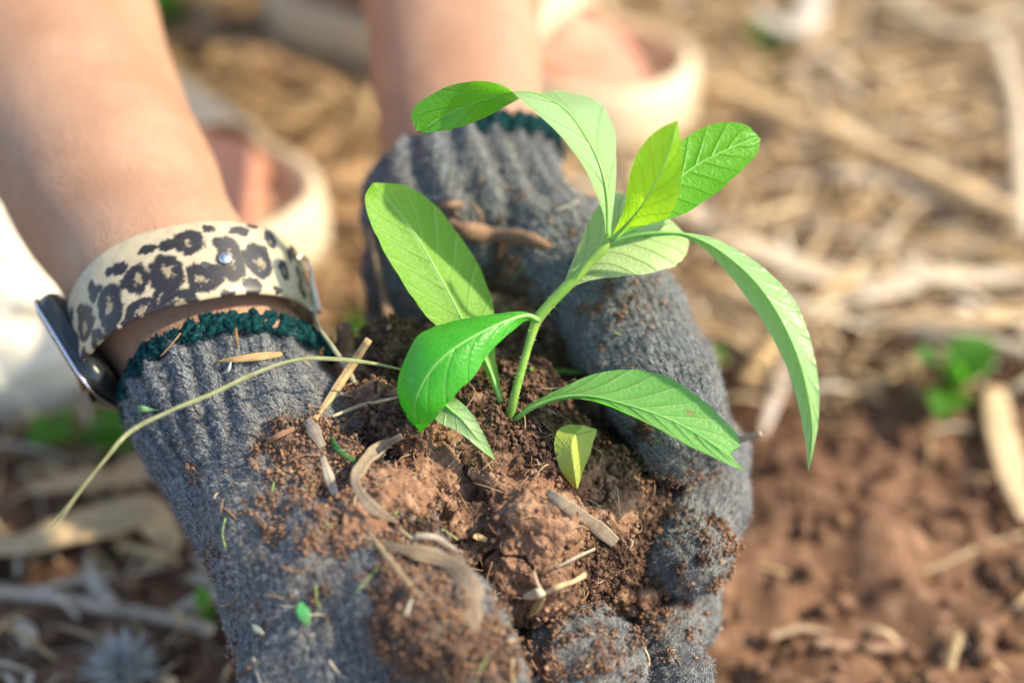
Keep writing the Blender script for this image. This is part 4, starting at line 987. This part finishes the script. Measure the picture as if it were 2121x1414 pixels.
gstalk('straw_stalk', 'brown stalk lying under the tan one between the forearms', 'stalk', [(520,330,.02),(640,380,.02),(770,350,.02)], .007, (.46,.29,.14), .6)
gstalk('straw_stalk', 'pale thin stick at the lower left of the ground', 'stalk', [(-20,1225,.01),(150,1245,.01),(300,1275,.01),(440,1308,.01)], .0028, (.55,.44,.33), .8)
gstalk('dry_leaf', 'curled pale tan dry leaf left of the gloves', 'dry leaf', [(-30,1130,.012,.7),(80,1110,.02,1.0),(200,1080,.02,1.3),(300,1060,.022,1.2),(345,1120,.014,.8),(300,1180,.01,.4)], .0075, (.66,.48,.26), .2, n=34)
gstalk('dry_leaf', 'second tan dry leaf above the curled one at the left edge', 'dry leaf', [(60,1010,.012,.6),(180,990,.016,1.1),(300,985,.014,.7)], .006, (.60,.42,.22), .2)
gstalk('straw_stalk', 'short pale chip on the bare soil at lower right', 'stalk', [(1590,1318,.006),(1650,1300,.008),(1720,1310,.006,.3)], .0018, (.58,.42,.26), .4)
gstalk('straw_stalk', 'thin pale twig on bare soil near the right bottom edge', 'stalk', [(1800,1220,.006),(1960,1160,.006),(2120,1100,.006)], .0012, (.50,.38,.22), .7)
gstalk('straw_stalk', 'short upright ochre stub on the bottom right soil', 'stalk', [(1985,1310,.012),(1975,1350,.008),(1965,1390,.004)], .0018, (.60,.44,.22), .7)
gstalk('straw_stalk', 'tan twig lying flat at the bottom edge of bare soil', 'stalk', [(1690,1330,.006),(1800,1345,.006),(1880,1340,.006)], .0022, (.50,.32,.2), .7)
def bundle():
    c = GP(-40, 640, .03)
    def fn(p): 
        a = np.sqrt((((p - c) / V3(.075, .05, .055)) ** 2).sum(1)) - 1; b = np.sqrt((((p - c - V3(-.05, .05, .02)) / V3(.07, .06, .06)) ** 2).sum(1)) - 1
        return smin(a, b, .3) * .05
    V, Q = sdf_mesh(fn, c - V3(.16, .1, .07), c + V3(.1, .14, .11), .004); V, Q = subdiv(V, Q); N = vnormals(V, Q)
    V = V + N * (.006 * fbm(V * V3(30, 30, 60), 3, 4) + .002 * np.abs(fbm(V * 90, 2, 6)))[:, None]
    o = mesh_np('cloth_bundle', V, Q, plain('cream_cloth', (.78, .74, .62), .9), origin=c); tag(o, 'cream cloth bundle on the ground at the left edge behind the watch arm', 'cloth bundle')
bundle()
# green weeds, blurred
LM_W = leaf_mat('weed_leaf', (.07, .24, .02), (.08, .26, .02), (.14, .3, .05), (.12, .42, .02), N=6, spot=0)
def gleaf(parent, a, b, wd, z0, z1, bend=0):
    A = GP(*a, z0); B = GP(*b, z1); n, m = 16, 7; u = np.linspace(0, 1, n); s = np.linspace(-1, 1, m); dr = B - A; sd_ = np.cross(dr, [0, 0, 1]); sd_ /= np.linalg.norm(sd_)
    w_ = wd * np.sin(np.pi * np.clip(u, .02, 1) ** .8) ** .8; mid = A + dr * u[:, None] + V3(0, 0, 1) * (bend * np.sin(np.pi * u))[:, None]
    V = (mid[:, None] + sd_[None, None] * (w_[:, None] * s[None])[..., None] + V3(0, 0, 1) * (.25 * w_[:, None] * np.abs(s)[None])[..., None]).reshape(-1, 3)
    i = (np.arange(n - 1)[:, None] * m + np.arange(m - 1)[None]).ravel(); Q = np.stack([i, i + m, i + m + 1, i + 1], 1)
    mesh_np('leaf', V, Q, LM_W, parent, uv=np.stack([np.repeat(u, m), np.tile(s, n)], 1)[Q])
def weed(lab, base, lv):
    p0 = GP(*base); e_ = empty('weed', p0, lab, 'weed')
    for (a, b, wd, z0, z1) in lv:
        gleaf(e_, a, b, wd, z0, z1, .004)
        Vt, Ft = tube_arr(cr([p0, (p0 + GP(*a, z0)) / 2 + V3(0, 0, .004), GP(*a, z0)], 6), .0008, 6); mesh_np('stalk', Vt, clean(Ft), M_STEM, e_)
weed('blurred green weed with a few oval leaves in the straw at the right', (1975, 830),
     [((1975,800),(2050,700),.011,.015,.03),((1970,790),(1900,745),.010,.015,.03),((1975,810),(1945,870),.010,.012,.016),((1985,810),(2060,770),.008,.015,.03),((1990,790),(1960,735),.009,.02,.035)])
weed('low blurred green weed at the left below the watch', (170, 905), [((160,900),(60,925),.012,.008,.014),((170,890),(260,885),.013,.008,.015),((180,905),(270,935),.010,.006,.010),((150,905),(110,880),.010,.008,.014)])
weed('narrow green blade at the left edge of the near glove', (440, 1300), [((438,1300),(408,1215),.0035,.002,.02),((432,1290),(402,1245),.003,.002,.015)])
weed('faint green sprout between the forearms beside the left cuff', (700, 690), [((700,690),(735,665),.008,.006,.016),((700,690),(765,700),.008,.006,.010)])
weed('faint green sprout behind the thumb of the right glove', (1480, 760), [((1480,760),(1470,715),.006,.006,.02),((1480,760),(1510,745),.006,.006,.012)])
weed('dim green tuft at the top beyond the sandal', (1600, 120), [((1600,120),(1560,40),.010,.01,.03),((1600,120),(1650,80),.011,.01,.03),((1600,120),(1590,170),.008,.01,.012)])
weed('dark green tuft at the top beside the slanted forearm', (345, 60), [((345,60),(330,-40),.011,.01,.04),((345,60),(370,-10),.011,.01,.03),((345,70),(300,10),.010,.01,.03)])
# grey fluffy seed head at the bottom left corner
def fluff():
    c = GP(255, 1395, .012); e_ = MB()
    for k in range(240):
        a = random.uniform(0, 2 * math.pi); el = random.uniform(.05, 1.2); d_ = V3(math.cos(a) * math.cos(el), math.sin(a) * math.cos(el), math.sin(el)); L = random.uniform(.008, .017)
        Vt, Ft = tube_arr([c, c + d_ * L * .5 + RNG.normal(0, .0008, 3), c + d_ * L + RNG.normal(0, .001, 3)], [.0005, .0006, .0002], 4, .5); e_.add(Vt, Ft, (.55, .55, .52))
    o = e_.build('dry_tuft', M_DRY, origin=c); tag(o, 'greyish fluffy dry tuft on the ground at the lower left corner', 'dry tuft')
fluff()
crp = RNG.uniform((-.35, .32, 0), (.45, .9, 0), (9000, 3)); crp[:, 2] = .010 * fbm(crp * 14, 3, 3) - .004 + .001
crp[4500:, 0] = RNG.uniform(.02, .42, 4500); crp[4500:, 1] = RNG.uniform(.34, .66, 4500)
crumbs('ground_crumbs', crp, np.tile(V3(0, 0, 1), (9000, 1)), 16000, (.0007, .0060), M_GROUND)
for o in bpy.data.objects:
    if '_o' in o: del o['_o']
    if o.parent is not None and o.type == 'EMPTY': o.location = (0, 0, 0)
